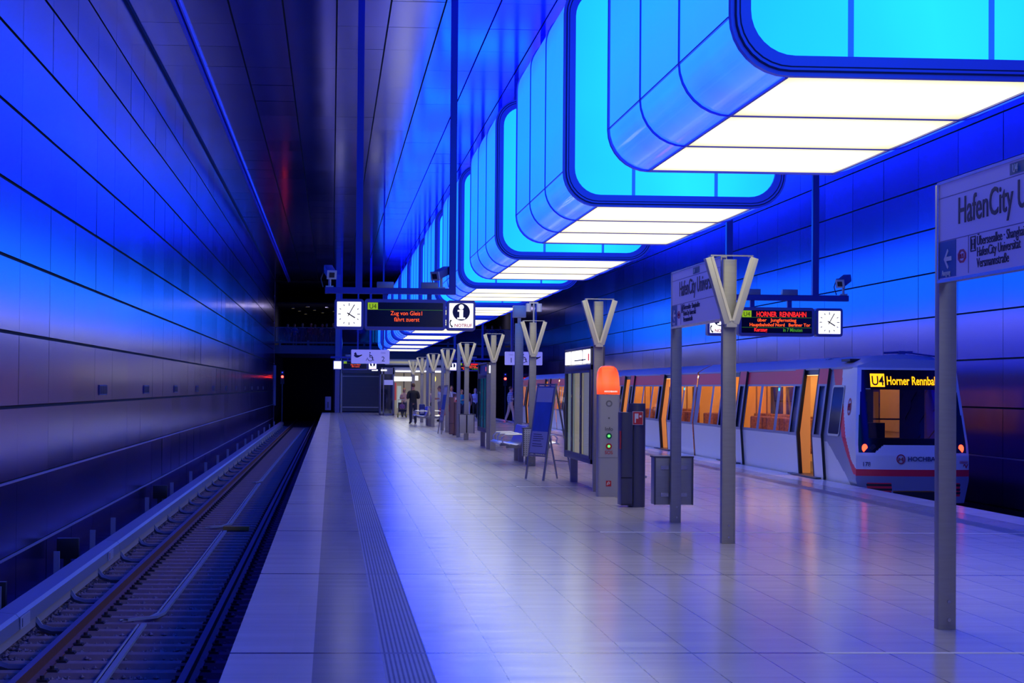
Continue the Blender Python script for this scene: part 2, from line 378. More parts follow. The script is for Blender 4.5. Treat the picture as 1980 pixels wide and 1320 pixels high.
def make_container(loc, label):
    t = thing('light_container', label, 'light', loc, 'light containers hanging over the platform')
    kw = dict(world=False)
    for y0, yy in ((0, 1), (L-.12, -1)):
        mb = MB(); po = rr(-W2, W2, 0, HH, RC, 8); p1 = rr(-W2+.035, W2-.035, .035, HH-.035, RC-.035, 8); p2 = rr(-W2+.15, W2-.15, .15, HH-.15, RC-.11, 8)
        a, b_ = (y0, y0+.12)
        mb.ring(po, p2, 1, a+.02, b_-.02); mb.ring(p1, p2, 1, a, b_); ef = mb.build('end_frame', frame_m, t, **kw)
        q = MB(); q.ring(rr(-W2+.03, W2-.03, .03, HH-.03, RC-.03, 8), rr(-W2+.042, W2-.042, .042, HH-.042, RC-.042, 8), 1, a-.004, b_+.004); q.ring(rr(-W2+.062, W2-.062, .062, HH-.062, RC-.055, 8), rr(-W2+.072, W2-.072, .072, HH-.072, RC-.06, 8), 1, a-.003, b_+.003); q.build('groove', rib_dk, ef, **kw)
        yp = y0+(.05 if yy > 0 else .07)
        e = MB(); e.prism(p2, 1, yp-.005, yp+.005); e.build('end_panel', end_e, t, **kw)
        for mx in (-.54, .54):
            q = MB(); q.box(mx-.022, mx+.022, yp-.012, yp+.012, .15, HH-.15); q.build('mullion', mull_m, t, **kw)
    seg = (L-.24)/3
    for k in range(3):
        y0 = .12+seg*k+.012; y1 = .12+seg*(k+1)-.012
        for sgn in (-1, 1):
            prof = [(sgn*(W2-RC)*1., 0)]+[(sgn*a, b_) for a, b_ in corner(W2-RC, RC, -90)]+[(sgn*W2, 1.0), (sgn*W2, 1.7)]+[(sgn*a, b_) for a, b_ in corner(W2-RC, HH-RC, 0)]
            prof = [((abs(a)-.014)*sgn, b_+.014 if b_ < 1 else b_-.014) for a, b_ in prof]
            m_ = MB(); m_.strip(prof, 1, y0, y1, nseg=2); m_.build('side_panel', side_e, t, **kw)
        m_ = MB(); m_.box(-(W2-RC)+.012, W2-RC-.012, y0, y1, .012, .03); m_.build('bottom_panel', bot_e, t, **kw)
    m_ = MB(); m_.box(-(W2-RC), W2-RC, .12, L-.12, HH-.03, HH-.01); m_.build('top_panel', top_e, t, **kw)
    for k in (1, 2):
        y = .12+seg*k; m_ = MB(); m_.ring(rr(-W2, W2, 0, HH, RC, 8), rr(-W2+.05, W2-.05, .05, HH-.05, RC-.05, 8), 1, y-.012, y+.012); m_.build('rib', rib_m, t, **kw)
    m_ = MB()
    for sgn in (-1, 1):
        m_.box(sgn*(W2-RC)-.012, sgn*(W2-RC)+.012, .12, L-.12, -.002, .04)
        m_.box(sgn*W2-.016, sgn*W2+.001*sgn, .12, L-.12, RC-.006, RC+.006) if sgn > 0 else m_.box(-W2-.001, -W2+.016, .12, L-.12, RC-.006, RC+.006)
    m_.build('edge_seam', rib_m, t, **kw)
    for y in (1.0, L-1.0):
        m_ = MB(); m_.box(-.05, .05, y-.05, y+.05, HH-.02, CZ-loc[2]+.02); m_.box(-.12, .12, y-.12, y+.12, HH-.02, HH+.04); m_.build('hanger', bluesteel, t, **kw)
    return t
P0 = 14.08
cont = None
for k in range(-2, 11):
    loc = (PC, P0+10.4*k, 4.06)
    if k < 0: lab = 'glowing blue container lamp above the platform behind the viewpoint' if k == -2 else 'glowing blue container lamp directly above the viewpoint'
    else: lab = ['nearest glowing blue light container, its end cut by the top of the photo' if k == 0 else
                 '%s glowing blue light container with white underside, counted along the row' % ORD[k]][0]
    if cont is None: cont = make_container(loc, lab)
    else: dup(cont, loc, lab)

# ------------------------------------------------------------------ V-shaped lamp posts
def make_vlamp(Y, label):
    t = thing('lamp_post', label, 'lamp', (PC, Y, 0), 'lamp posts with V-shaped heads')
    k = dict(world=False)
    m = MB(); m.box(-.068, .068, -.05, .05, 0, 3.16); m.build('post', steel, t, bevel=.006, **k)
    m = MB(); m.box(-.075, -.062, -.054, .054, 0, 3.16); m.box(.062, .075, -.054, .054, 0, 3.16); m.build('flange', steel, t, **k)
    m = MB(); [m.tube([(0, -.05, z), (0, -.066, z)], .012, 8) for z in (.07, .2)]; m.build('bolt', alu, t, **k)
    for s in (-1, 1):
        m = MB(); m.bar((s*.045, -.11, 2.44), (s*.262, -.11, 3.17), .075, .13); m.build('lamp_arm', steel_wh, t, bevel=.006, **k)
        m = MB(); m.bar((s*.012, -.178, 2.47), (s*.225, -.178, 3.18), .03, .012); m.build('reflector_strip', mat('cream_strip', (.85, .80, .62), .4), t, **k)
    m = MB(); m.box(-.06, .06, -.17, -.05, 2.40, 2.47); m.build('bracket', steel_wh, t, bevel=.005, **k)
    m = MB(); m.box(-.24, .24, -.17, -.155, 3.185, 3.2); m.box(-.235, -.22, -.17, .02, 3.185, 3.2); m.box(.22, .235, -.17, .02, 3.185, 3.2); m.build('tie_rod', alu, t, **k)
    return t
vlabs = ['V-headed lamp post standing beside the station name board nearest the train', 'V-headed lamp post rising behind the orange-topped call pillar',
 'V-headed lamp post with two small white cameras on top and a perforated bin', 'V-headed lamp post behind the narrow end of the second display case',
 'V-headed lamp post with a grey bin, beside the woman in a pale top', 'V-headed lamp post just left of the far extinguisher cabinet',
 'V-headed lamp post just past the far bench, seventh along the row', 'V-headed lamp post beside the officer in dark uniform, eighth along the row', 'V-headed lamp post farthest down the platform']
v0 = None
for i, lab in enumerate(vlabs):
    if v0 is None: v0 = make_vlamp(21.1, lab)
    else: dup(v0, (PC, 21.1+10.4*i+(.1 if i < 3 else 0), 0), lab)

# ------------------------------------------------------------------ station name signs
sign_blue = mat('sign_blue', (.01, .10, .38), .4); sign_teal = mat('sign_teal', (.01, .12, .2), .4)
paper = mat('sign_panel_white', (.26, .26, .42), .32, .0, emit=(.1, .1, .6), es=.35)  # blue cast of the station light put into the panel as emission
def name_sign(Y1, label, L_, st):
    t = thing('station_name_sign', label, 'sign', (PC, Y1, 0), 'station name boards on steel posts')
    m = MB(); m.box(PC-.055, PC+.075, Y1-.04, Y1+.06, 0, 3.2); m.build('post', steel, t, bevel=.006)
    m = MB(); [m.tube([(PC+.02, Y1-.04, z), (PC+.02, Y1-.056, z)], .013, 10) for z in (.07, .2)]; m.build('bolt', alu, t)
    y0 = Y1-.04-L_; y1 = Y1-.04; z0, z1, X = 2.50, 3.19, PC-.06
    m = MB(); m.box(X, X+.045, y0, y1, z0, z1); m.build('panel', paper, t)
    m = MB(); m.box(X-.012, X+.057, y0, y1, z1-.004, z1+.018); m.box(X-.012, X+.057, y0, y1, z0-.018, z0+.004); m.box(X-.012, X+.057, y1-.03, y1, z0, z1); m.box(X-.012, X+.057, y0, y0+.03, z0, z1); m.build('frame', alu, t)
    m = MB(); m.box(X-.003, X, y0+.03, y1-.03, 3.085, 3.09); m.box(X-.003, X, y0+.03, y1-.03, 2.775, 2.78); m.box(X-.003, X, y1-.655, y1-.65, 2.52, 2.775); m.build('rule_line', mat('grey_line', (.12, .12, .3), .5), t)
    D = (0, -1, 0); U = (0, 0, 1); xf = X-.004
    text('HafenCity Universität', .262, (xf, y1-st, 2.875), D, U, ink, t, fit=2.33, bold=.002)
    m = MB(); m.box(X-.004, X, y1-.39, y1-.035, 2.515, 2.772); m.build('arrow_field', sign_blue, t)
    m = MB(); cy_ = y1-.22; m.prism([(cy_+.075, 2.645), (cy_+.0, 2.715), (cy_-.015, 2.70), (cy_+.03, 2.66), (cy_-.08, 2.66), (cy_-.08, 2.63), (cy_+.03, 2.63), (cy_-.015, 2.59), (cy_, 2.575)], 0, X-.009, X-.004); m.build('arrow', mat('sign_white_print', (.75, .78, .85), .5), t)
    text('Ausgang', .055, (xf-.004, y1-.10, 2.53), D, U, MATS['sign_white_print'], t)
    m = MB(); cb = y1-.52; m.ring([(cb+.08*math.cos(a*PI/4+PI/8)*1.1, 2.645+.05*math.sin(a*PI/4+PI/8)) for a in range(8)], [(cb+.06*math.cos(a*PI/4+PI/8)*1.1, 2.645+.035*math.sin(a*PI/4+PI/8)) for a in range(8)], 0, X-.006, X); m.build('bus_symbol', mat('magenta_print', (.45, .02, .12), .5), t)
    text('BUS', .05, (xf, cb+.045, 2.628), D, U, MATS['magenta_print'], t)
    m = MB(); ch = y1-.75; m.ring([(ch-.05, 2.66), (ch+.05, 2.66), (ch+.05, 2.765), (ch-.05, 2.765)], [(ch-.042, 2.668), (ch+.042, 2.668), (ch+.042, 2.757), (ch-.042, 2.757)], 0, X-.005, X); m.build('stop_symbol', ink, t)
    text('H', .1, (xf, ch+.033, 2.676), D, U, ink, t)
    for j, s in enumerate(('Überseeallee · Shanghaiallee', 'HafenCity Universität', 'Versmannstraße')):
        text(s, .092, (xf, y1-.83, 2.695-.075*j), D, U, ink, t, sx=1.02)
    m = MB(); m.box(X-.004, X, y1-1.85, y1-1.46, 3.1, 3.175); m.build('line_field', sign_teal, t)
    text('U4', .075, (xf-.004, y1-1.52, 3.112), D, U, MATS['sign_white_print'], t)
    return t
name_sign(13.55, 'large station name board on the nearest steel post, cut by the picture edge', 2.9, .43)
name_sign(24.4, 'smaller-looking station name board held between its own post and a V-headed lamp post', 3.16, .55)

# ------------------------------------------------------------------ bins
perf = mat('perforated_steel', (.42, .42, .44), .4, .5)
def bin_(X, Y, label, front=True):
    t = thing('waste_bin', label, 'bin', (X, Y, 0), 'grey metal bins clamped to the posts')
    d0, d1 = (-.34, -.07) if front else (.08, .36)
    m = MB(); m.box(X-.25, X-.02, Y+d0, Y+d1, .22, .83); m.box(X+.02, X+.25, Y+d0, Y+d1, .22, .83); m.build('bin_body', perf if front else steel, t, bevel=.01)
    m = MB(); m.box(X-.02, X+.02, Y+d0+.02, Y+d1-.02, .24, .81); m.build('centre_spine', black, t)
    if front:
        m = MB()
        for i in range(10):
            for j in range(13):
                if i in (4, 5) and False: continue
                m.box(X-.225+.05*i-.009, X-.225+.05*i+.009, Y+d0-.003, Y+d0+.002, .26+.044*j-.008, .26+.044*j+.008)
        m.build('hole_pattern', steel_dk, t)
    m = MB()
    for z in (.35, .70):
        for s in (-1, 1): m.box(X+s*.12-.05, X+s*.12+.05, Y+(d0-.02 if not front else d1-.01), Y+(d0+.01 if not front else d1+.03), z-.025, z+.025)
    m.build('clamp', alu, t)
    m = MB(); m.box(X-.26, X+.26, Y+d0-.01, Y+d1+.01, .825, .845); m.box(X-.255, X-.235, Y+d0-.012, Y+d0+.01, .22, .83); m.box(X+.235, X+.255, Y+d0-.012, Y+d0+.01, .22, .83); m.build('rim', steel_dk, t)
    return t
bin_(PC, 24.4, 'flat grey double bin behind the post of the smaller name board', False)
bin_(PC+.02, 42.0, 'perforated grey bin on the post in front of the wire bench')
bin_(PC, 62.8, 'grey bin on the post between far extinguisher cabinet and second display case')

# ------------------------------------------------------------------ call pillars
orange = emis_grad('orange_glow', 2, [(1.58, (1., .045, .004)), (1.80, (1., .19, .05)), (1.88, (1., .17, .04)), (2.1, (1., .055, .006))], 1.0, base=(.05, .004, 0))
pill = mat('pillar_grey', (.40, .39, .40), .4, .2)
def call_pillar(X, Y, label):
    t = thing('call_pillar', label, 'call point', (X, Y, 0), 'emergency call pillars')
    m = MB(); m.prism(rr(X-.175, X+.175, Y-.13, Y+.13, .05, 4), 2, 0, 1.615); m.build('column', pill, t)
    f = []
    for z, w, d in ((1.62, .178, .14), (1.75, .18, .135), (1.88, .176, .12), (1.97, .165, .10), (2.03, .14, .085), (2.065, .10, .06), (2.075, .05, .03)): f.append((z, w, d))
    m = MB(); n = 20; o = 0
    for z, w, d in f:
        sh = -.012*(z-1.62)/.4
        for k in range(n):
            a = 2*PI*k/n; ca, sa = math.cos(a), math.sin(a)
            m.v.append((X+sh+w*math.copysign(abs(ca)**.4, ca), Y+d*math.copysign(abs(sa)**.5, sa), z))
    for i in range(len(f)-1):
        for k in range(n):
            a = i*n+k; b = i*n+(k+1) % n; m.f.append((a, b, b+n, a+n)); m.mi.append(0)
    m.f.append(tuple((len(f)-1)*n+k for k in range(n))); m.mi.append(0)
    m.build('lamp_cover', orange, t, angle=1.2)
    y = Y-.132
    m = MB(); m.ring([(X-.005+.052*math.cos(a*PI/12), 1.475+.052*math.sin(a*PI/12)) for a in range(24)], [(X-.005+.03*math.cos(a*PI/12), 1.475+.03*math.sin(a*PI/12)) for a in range(24)], 1, y-.003, y); m.build('speaker_ring', mat('speaker_grey', (.16, .16, .17), .6), t)
    m = MB(); m.disc((X-.005, y, 1.245), .016, 1); m.build('microphone', MATS['speaker_grey'], t)
    for z, c, n_ in ((.962, mat('button_green', (.01, .12, .06), .35), 'info_button'), (.80, mat('button_red', (.5, .02, .02), .35), 'sos_button')):
        m = MB(); m.tube([(X-.005, y-.012, z), (X-.005, y, z)], .048, 20); b = m.build(n_, c, t)
        q = MB(); q.tube([(X-.005, y-.018, z), (X-.005, y-.011, z)], .022, 12); q.build('button_light', mat('button_glow', (.2, .8, .2), .4, emit=(.1, .8, .12), es=1.4), b)
    text('Info', .085, (X-.005, y-.002, 1.045), (1, 0, 0), (0, 0, 1), mat('print_dark', (.05, .05, .07), .5), t, align='CENTER')
    text('SOS', .075, (X-.005, y-.002, .675), (1, 0, 0), (0, 0, 1), mat('print_red', (.6, .03, .03), .5), t, align='CENTER')
    text('HOCHBAHN', .036, (X+.02, Y-.144, 1.655), (1, 0, 0), (0, 0, 1), mat('print_white', (.9, .8, .7), .5, emit=(1, .7, .6), es=.8), t, align='CENTER', bold=.001)
    m = MB(); m.box(X-.005-.042, X-.005+.042, y-.003, y, .165, .255); s = m.build('red_label', red_p, t)
    q = MB(); q.tube([(X-.03, y-.006, .185), (X-.02, y-.006, .22), (X, y-.006, .24), (X+.015, y-.006, .225), (X-.005, y-.006, .195)], .006, 6); q.build('label_symbol', white_p, s)
    m = MB(); m.box(X-.17, X+.17, y-.001, y+.002, .615, .62); m.build('panel_seam', MATS['speaker_grey'], t)
call_pillar(4.39, 30.25, 'grey emergency call pillar with glowing orange top')

# ------------------------------------------------------------------ extinguisher cabinets
def ext_cab(X, Y, label, tone):
    t = thing('extinguisher_cabinet', label, 'fire cabinet', (X, Y, 0), 'fire extinguisher cabinets')
    m = MB(); m.prism([(X+.055+.125*math.cos(a*PI/16), Y+.135*math.sin(a*PI/16)) for a in range(32)], 2, 0, 1.5); m.build('round_housing', tone, t, angle=.5)
    m = MB(); m.prism(rr(X-.19, X-.02, Y-.15, Y+.2, .02, 2), 2, 0.03, 1.37); m.build('side_cabinet', tone, t)
    m = MB(); m.box(X-.195, X-.03, Y-.156, Y-.149, .42, .435); m.box(X-.188, X-.03, Y-.156, Y-.149, .04, .05); m.build('door_seam', black, t)
    m = MB(); m.box(X-.205, X-.185, Y-.12, Y+.0, .84, 1.1); m.build('red_handle', red_p, t)
    m = MB(); m.box(X-.03, X+.125, Y-.145, Y-.128, 1.19, 1.385); s = m.build('fire_sign', mat('sign_border_white', (.65, .6, .65), .5), t)
    q = MB(); q.box(X-.023, X+.118, Y-.149, Y-.144, 1.197, 1.378); q.build('red_field', red_p, s)
    q = MB(); q.box(X, X+.055, Y-.153, Y-.148, 1.28, 1.355); q.box(X, X+.018, Y-.153, Y-.148, 1.22, 1.28); q.box(X+.07, X+.10, Y-.153, Y-.148, 1.30, 1.33); q.build('hose_symbol', MATS['sign_border_white'], s)
    m = MB(); m.box(X+.17, X+.2, Y-.05, Y+.0, .42, .45); m.build('lock', alu, t)
ext_cab(4.37, 27.6, 'dark steel fire cabinet with red sign beside the orange-topped call pillar', mat('cabinet_dark', (.11, .11, .15), .35, .6))
ext_cab(4.42, 68.9, 'far fire cabinet with red sign behind a leaning poster stand', mat('cabinet_bronze', (.22, .13, .13), .4, .5))

# ------------------------------------------------------------------ display cases
pap_y = mat('poster_warm', (.45, .42, .30), .6, emit=(.5, .42, .22), es=.6, noise=.25, nscale=2, stretch=(1, 3, .3))  # poster papers: light of the case tubes put in as emission
pap_g = mat('poster_grey', (.38, .42, .36), .6, emit=(.35, .40, .32), es=.5, noise=.25, nscale=2, stretch=(1, 3, .3))
pap_w = mat('poster_pale', (.42, .42, .44), .6, emit=(.40, .38, .34), es=.45, noise=.2, nscale=2, stretch=(1, 3, .3))
case_m = mat('case_steel', (.13, .12, .16), .38, .6)
cglass = glass('case_glass', (.85, .88, .95), .10)
def display_case(Y0, Y1, label, teal=False):
    X0, X1, z0, z1 = PC-.10, PC+.14, .45, 2.42
    t = thing('display_case', label, 'notice case', (PC, Y1, 0), 'steel display cases on the platform')
    m = MB(); m.box(X0+.06, X1, Y0, Y1, z0, z1); m.box(X0, X0+.06, Y0, Y0+.06, z0, z1); m.box(X0, X0+.06, Y1-.06, Y1, z0, z1); m.box(X0, X0+.06, Y0, Y1, z0, z0+.08); m.box(X0, X0+.06, Y0, Y1, z1-.04, z1); m.box(X0, X0+.06, Y0, Y1, 2.02, 2.12); m.build('case_body', case_m, t, bevel=.008)
    w = (Y1-Y0)
    splits = [Y0+.10, Y0+w*.36, Y0+w*.70, Y1-.10]
    mats = [pap_w, pap_y, pap_g] if not teal else [mat('poster_teal', (.02, .2, .2), .5, emit=(.01, .2, .28), es=.25, noise=.5, nscale=3), MATS['poster_teal'], MATS['poster_teal']]
    for a, b, pm in zip(splits[:-1], splits[1:], mats):
        m = MB(); m.box(X0+.05, X0+.062, a+.05, b-.05, z0+.12, 2.0); m.build('poster', pm, t)
        m = MB(); m.box(X0+.002, X0+.014, a+.03, b-.03, z0+.09, 2.01); d = m.build('glass_door', cglass, t)
        m = MB(); m.ring([(a+.01, z0+.08), (b-.01, z0+.08), (b-.01, 2.02), (a+.01, 2.02)], [(a+.06, z0+.13), (b-.06, z0+.13), (b-.06, 1.98), (a+.06, 1.98)], 0, X0-.006, X0+.02); m.build('door_frame', case_m, t)
        m = MB(); m.box(X0-.02, X0, b-.05, b-.02, 1.55, 1.6); m.box(X0-.02, X0, b-.05, b-.02, .78, .83); m.build('lock', alu, t)
    for a, b in () if teal else ((Y0+.14, Y0+w*.27), (Y0+w*.34, Y0+w*.70), (Y0+w*.76, Y1-.12)):
        m = MB(); m.box(X0-.004, X0+.01, a, b, 2.14, 2.37); m.build('header_light', white_hot, t)
    m = MB()
    for k in range(12 if not teal else 0): m.box(X0-.008, X0-.003, Y0+w*.17+.13*k, Y0+w*.17+.13*k+.09, 2.19, 2.215)
    m.f and m.build('header_print', ink, t)
    m = MB(); m.box(X0-.008, X0-.003, Y0+.15, Y0+.30, 2.18, 2.30); m.build('header_mark', mat('header_red', (.8, .1, .1), .5, emit=(.8, .1, .08), es=.8), t)
    m = MB(); m.box(PC-.03, PC+.10, Y1-.45, Y1-.32, 0, z0+.02); m.build('leg', steel, t)
    m = MB(); m.box(PC-.03, PC+.10, Y0+.02, Y0+.12, 0, z0+.02); m.build('leg', steel, t)
    if teal:
        m = MB(); m.box(PC-.10, PC+.12, Y0-.02, Y0, 0, 2.10); m.build('end_panel', steel, t)
        m = MB(); m.box(PC-.03, PC+.09, Y0-.04, Y0, 2.13, 2.34); m.build('end_lamp', white_hot, t)
display_case(31.75, 35.35, 'wide glazed display case with lit white header and three glass doors')
display_case(53.3, 56.6, 'far display case seen end-on, teal poster glowing on its edge', True)

# ------------------------------------------------------------------ poster stands
def a_stand(C, ang, label, blue=True):
    t = thing('poster_stand', label, 'poster stand', (C[0], C[1], 0), None, ang)
    k = dict(world=False)
    # local: board faces -y, width x, leaning back +y
    def fp(x, z): return (x, -.30+.25*z/1.8, z)
    m = MB()
    for s in (-1, 1): m.bar(fp(s*.4, 0), fp(s*.4, 1.8), .04, .03)
    m.bar(fp(-.4, 1.78), fp(.4, 1.78), .03, .04); m.bar(fp(-.4, .45), fp(.4, .45), .03, .04); m.build('front_frame', steel, t, **k)
    m = MB()
    for s in (-1, 1): m.bar((s*.33, .32, 0), (s*.33, -.02, 1.7), .03, .025)
    m.bar((-.33, .25, .35), (.33, .25, .35), .02, .02); m.build('rear_frame', steel, t, **k)
    m = MB(); m.bar(fp(0, .48), fp(0, 1.75), .76, .015); m.build('board', steel, t, **k)
    e = (0, -.012, 0)
    def q(z0, z1, mm, n, x0=-.36, x1=.36, d=.016):
        b = MB(); P = [fp(x0, z0), fp(x1, z0), fp(x1, z1), fp(x0, z1)]; b.add([(p[0], p[1]-d, p[2]) for p in P], [(0, 1, 2, 3)]); b.build(n, mm, t, **k)
    q(.9, 1.45, mat('poster_blue', (.03, .10, .45), .35, noise=.5, nscale=2.5), 'poster_picture'); q(.50, .9, mat('poster_white', (.45, .47, .6), .4), 'poster_text_field'); q(1.45, 1.72, MATS['poster_white'], 'poster_header')
    b = MB()
    for j, z in enumerate((.84, .80, .76, .72, .66, .62)): b.add([(p[0], p[1]-.018, p[2]) for p in (fp(-.28, z), fp(.1+.05*(j % 3), z), fp(.1+.05*(j % 3), z+.012), fp(-.28, z+.012))], [(0, 1, 2, 3)])
    b.build('poster_lines', ink, t, **k)
    return t
a_stand((4.08, 35.75), -math.radians(72), 'folding poster stand with blue picture in front of the display case')
a_stand((4.28, 70.6), -math.radians(84), 'grey poster stand leaning beside the far fire cabinet')

# ------------------------------------------------------------------ benches and the posts holding them
chrome = mat('polished_wire', (.75, .74, .74), .38, .8)
def bench(X, Y0, Y1, label):
    t = thing('wire_bench', label, 'bench', (X, Y0, 0), 'wire benches on the platform')
    prof = [(.68, .47), (.62, .50), (.30, .44), (.20, .47), (.13, .62), (.08, .84), (.05, .87)]
    for s in (-1, 1):
        m = MB(); n = int((Y1-Y0)/.075)
        for i in range(n+1):
            y = Y0+(Y1-Y0)*i/n; m.tube([(X+s*a, y, z) for a, z in prof], .009, 5)
        m.build('wire_seat', chrome, t)
        m = MB()
        for a, z in ((.67, .465), (.45, .455), (.22, .45), (.11, .68), (.06, .85)): m.tube([(X+s*a, Y0-.02, z), (X+s*a, Y1+.02, z)], .016, 8)
        m.build('seat_rail', chrome, t)
        for y in (Y0, (Y0+Y1)/2, Y1):
            m = MB(); m.tube([(X+s*.10, y, .66), (X+s*.2, y, .68), (X+s*.55, y, .67), (X+s*.62, y, .60), (X+s*.6, y, .48)], .018, 8); m.build('armrest', chrome, t)
    m = MB(); m.box(X-.5, X+.5, Y0+.3, Y0+.38, .36, .43); m.box(X-.5, X+.5, Y1-.38, Y1-.3, .36, .43); m.box(X-.05, X+.05, Y0, Y1, .34, .42); m.build('support_beam', steel, t)
    for y in (Y0+.34, Y1-.34):
        m = MB(); m.box(X-.06, X+.06, y-.05, y+.05, 0, .42); m.build('leg', steel, t)
bench(PC, 42.5, 44.8, 'double-sided wire bench near the perforated bin')
bench(PC-.1, 83.9, 86.4, 'distant wire bench beside the officer in dark uniform')
def plain_post(X, Y, H_, label, boxtop=False):
    t = thing('steel_post', label, 'post', (X, Y, 0), None)
    hw_ = .1 if boxtop else .062
    m = MB(); m.box(X-hw_, X+hw_, Y-.05, Y+.05, 0, H_); m.build('post', steel, t, bevel=.006)
    if boxtop:
        m = MB(); m.box(X-.04, X+.04, Y-.04, Y+.04, H_, H_+.18); m.box(X-.15, X+.15, Y-.12, Y+.12, H_+.14, H_+.42); m.build('speaker_box', steel_wh, t, bevel=.01)
    else:
        m = MB(); m.box(X-.07, X+.07, Y-.06, Y+.06, H_, H_+.015); m.build('post_cap', alu, t)
plain_post(4.41, 45.1, 3.24, 'steel post behind the wire bench with a grey box on top', True)
plain_post(4.38, 66.2, 3.2, 'plain steel post left of the lamp post with a grey bin')
plain_post(4.42, 76.6, 3.2, 'plain steel post behind the far fire cabinet')
plain_post(4.35, 87.3, 3.2, 'plain steel post just right of the officer in dark uniform')
t = thing('camera_pair', 'two small white cameras on a thin rod above a V-headed lamp post', 'camera', (4.43, 42.1, 3.16))
m = MB(); m.tube([(4.43, 42.05, 3.16), (4.43, 42.05, 3.62)], .018, 8); m.box(4.33, 4.53, 42.03, 42.07, 3.58, 3.61); m.build('rod', steel_wh, t)
for s in (-1, 1): m = MB(); m.tube([(4.43+s*.12, 42.05, 3.40), (4.43+s*.12, 42.05, 3.58)], .06, 14); m.build('camera_body', white_p, t)

# ------------------------------------------------------------------ overhead displays
def cam_unit(x, y, z, side, label):
    t = thing('surveillance_camera', label, 'camera', (x, y, z))
    a = math.radians(-35 if side else 10)
    M = Matrix.Rotation(a, 3, 'Z') @ Matrix.Rotation(math.radians(18), 3, 'X')
    m = MB(); m.obox((x, y-.05, z+.28), (.15, .42, .14), M); m.build('camera_housing', mat('camera_shell', (.13, .13, .3), .4), t, bevel=.012)
    m = MB(); m.obox(Vector((x, y-.05, z+.28))+M@Vector((0, -.22, 0)), (.17, .03, .16), M); b = m.build('hood', steel_wh, t)
    q = MB(); q.obox(Vector((x, y-.05, z+.28))+M@Vector((0, -.24, 0)), (.09, .02, .09), M); q.build('lens', black, b)
    m = MB(); m.tube([(x, y, z), (x, y, z+.12), (x, y-.03, z+.22)], .025, 8); m.box(x-.07, x+.07, y-.05, y+.05, z, z+.03); m.build('mount', steel_wh, t)
    m = MB(); m.tube([(x-.12, y+.05, z+.01), (x-.16, y+.08, z+.16), (x-.10, y+.12, z+.32), (x, y+.12, z+.33)], .01, 6); m.build('cable', black, t)

def rbox(X0, X1, Y, Z0, Z1, D, name, m_, t, r=.05):
    m = MB(); m.prism(rr(X0, X1, Z0, Z1, r, 4), 1, Y, Y+D); return m.build(name, m_, t)
def clock(X0, Y, Z0, label, s=.52, H_=.54, rich=True):
    X1, Z1 = X0+s, Z0+H_; cx, cz = (X0+X1)/2, (Z0+Z1)/2
    t = thing('platform_clock', label, 'clock', (cx, Y, Z0))
    rbox(X0, X1, Y, Z0, Z1, .22, 'housing', housing, t)
    g = MB(); g.ring(rr(X0+.015, X1-.015, Z0+.015, Z1-.015, .04, 4), rr(X0+.045, X1-.045, Z0+.05, Z1-.05, .012, 4), 1, Y-.012, Y); g.build('bezel', housing, t)
    g = MB(); g.box(X0+.04, X1-.04, Y-.004, Y, Z0+.045, Z1-.045); g.build('dial', white_lit, t)
    if rich:
        g = MB()
        for k in range(12):
            a = k*PI/6; r0, r1 = (.145, .195) if k % 3 == 0 else (.165, .195)
            d = Vector((math.sin(a), 0, math.cos(a))); g.bar(Vector((cx, Y-.008, cz))+d*r0, Vector((cx, Y-.008, cz))+d*r1, .013, .004)
        g.build('hour_marks', ink, t)
        for n, deg, l, w in (('minute_hand', 29, .185, .014), ('hour_hand', 122, .125, .02)):
            d = Vector((math.sin(math.radians(deg)), 0, math.cos(math.radians(deg)))); g = MB(); c = Vector((cx, Y-.013, cz)); g.bar(c-d*.04, c+d*l, w, .004); g.build(n, mat('clock_hand', (.06, .03, .02), .5), t)
def info_sign(X0, Y, Z0, label, s=.51, H_=.54):
    X1, Z1 = X0+s, Z0+H_; cx, cz = (X0+X1)/2, (Z0+Z1)/2
    t = thing('information_sign', label, 'sign', (cx, Y, Z0))
    rbox(X0, X1, Y, Z0, Z1, .22, 'housing', housing, t)
    g = MB(); g.ring(rr(X0+.015, X1-.015, Z0+.015, Z1-.015, .04, 4), rr(X0+.04, X1-.04, Z0+.05, Z1-.05, .012, 4), 1, Y-.012, Y); g.build('bezel', housing, t)
    g = MB(); g.box(X0+.035, X1-.035, Y-.004, Y, Z0+.045, Z1-.045); g.build('lit_face', white_lit, t)
    c = (cx+.0, cz+.065)
    nv = mat('navy_print', (.01, .01, .06), .5)
    g = MB(); g.disc((c[0], Y-.007, c[1]), .155, 1, 36); g.build('round_field', nv, t)
    g = MB(); g.disc((c[0], Y-.012, c[1]+.088), .045, 1, 20); y0, y1 = Y-.014, Y-.009
    g.box(c[0]-.033, c[0]+.033, y0, y1, c[1]-.11, c[1]+.035); g.box(c[0]-.065, c[0]+.033, y0, y1, c[1]+.005, c[1]+.035); g.box(c[0]-.07, c[0]+.07, y0, y1, c[1]-.13, c[1]-.10); g.build('letter_i', mat('lit_white_mark', (.8, .8, .8), .4, emit=(1, .98, .9), es=1.2), t)
    g = MB(); g.tube([(X0+.075, Y-.01, Z0+.19), (X0+.055, Y-.01, Z0+.15), (X0+.065, Y-.01, Z0+.10), (X0+.10, Y-.01, Z0+.065)], [.016, .009, .009, .018], 8); g.build('receiver_symbol', mat('olive_print', (.03, .04, .02), .5), t)
    text('NOTRUF', .078, (X0+.135, Y-.006, Z0+.068), (1, 0, 0), (0, 0, 1), mat('sign_red_print', (.6, .01, .02), .5, emit=(.5, .01, .01), es=.4), t, fit=.31, bold=.0015)
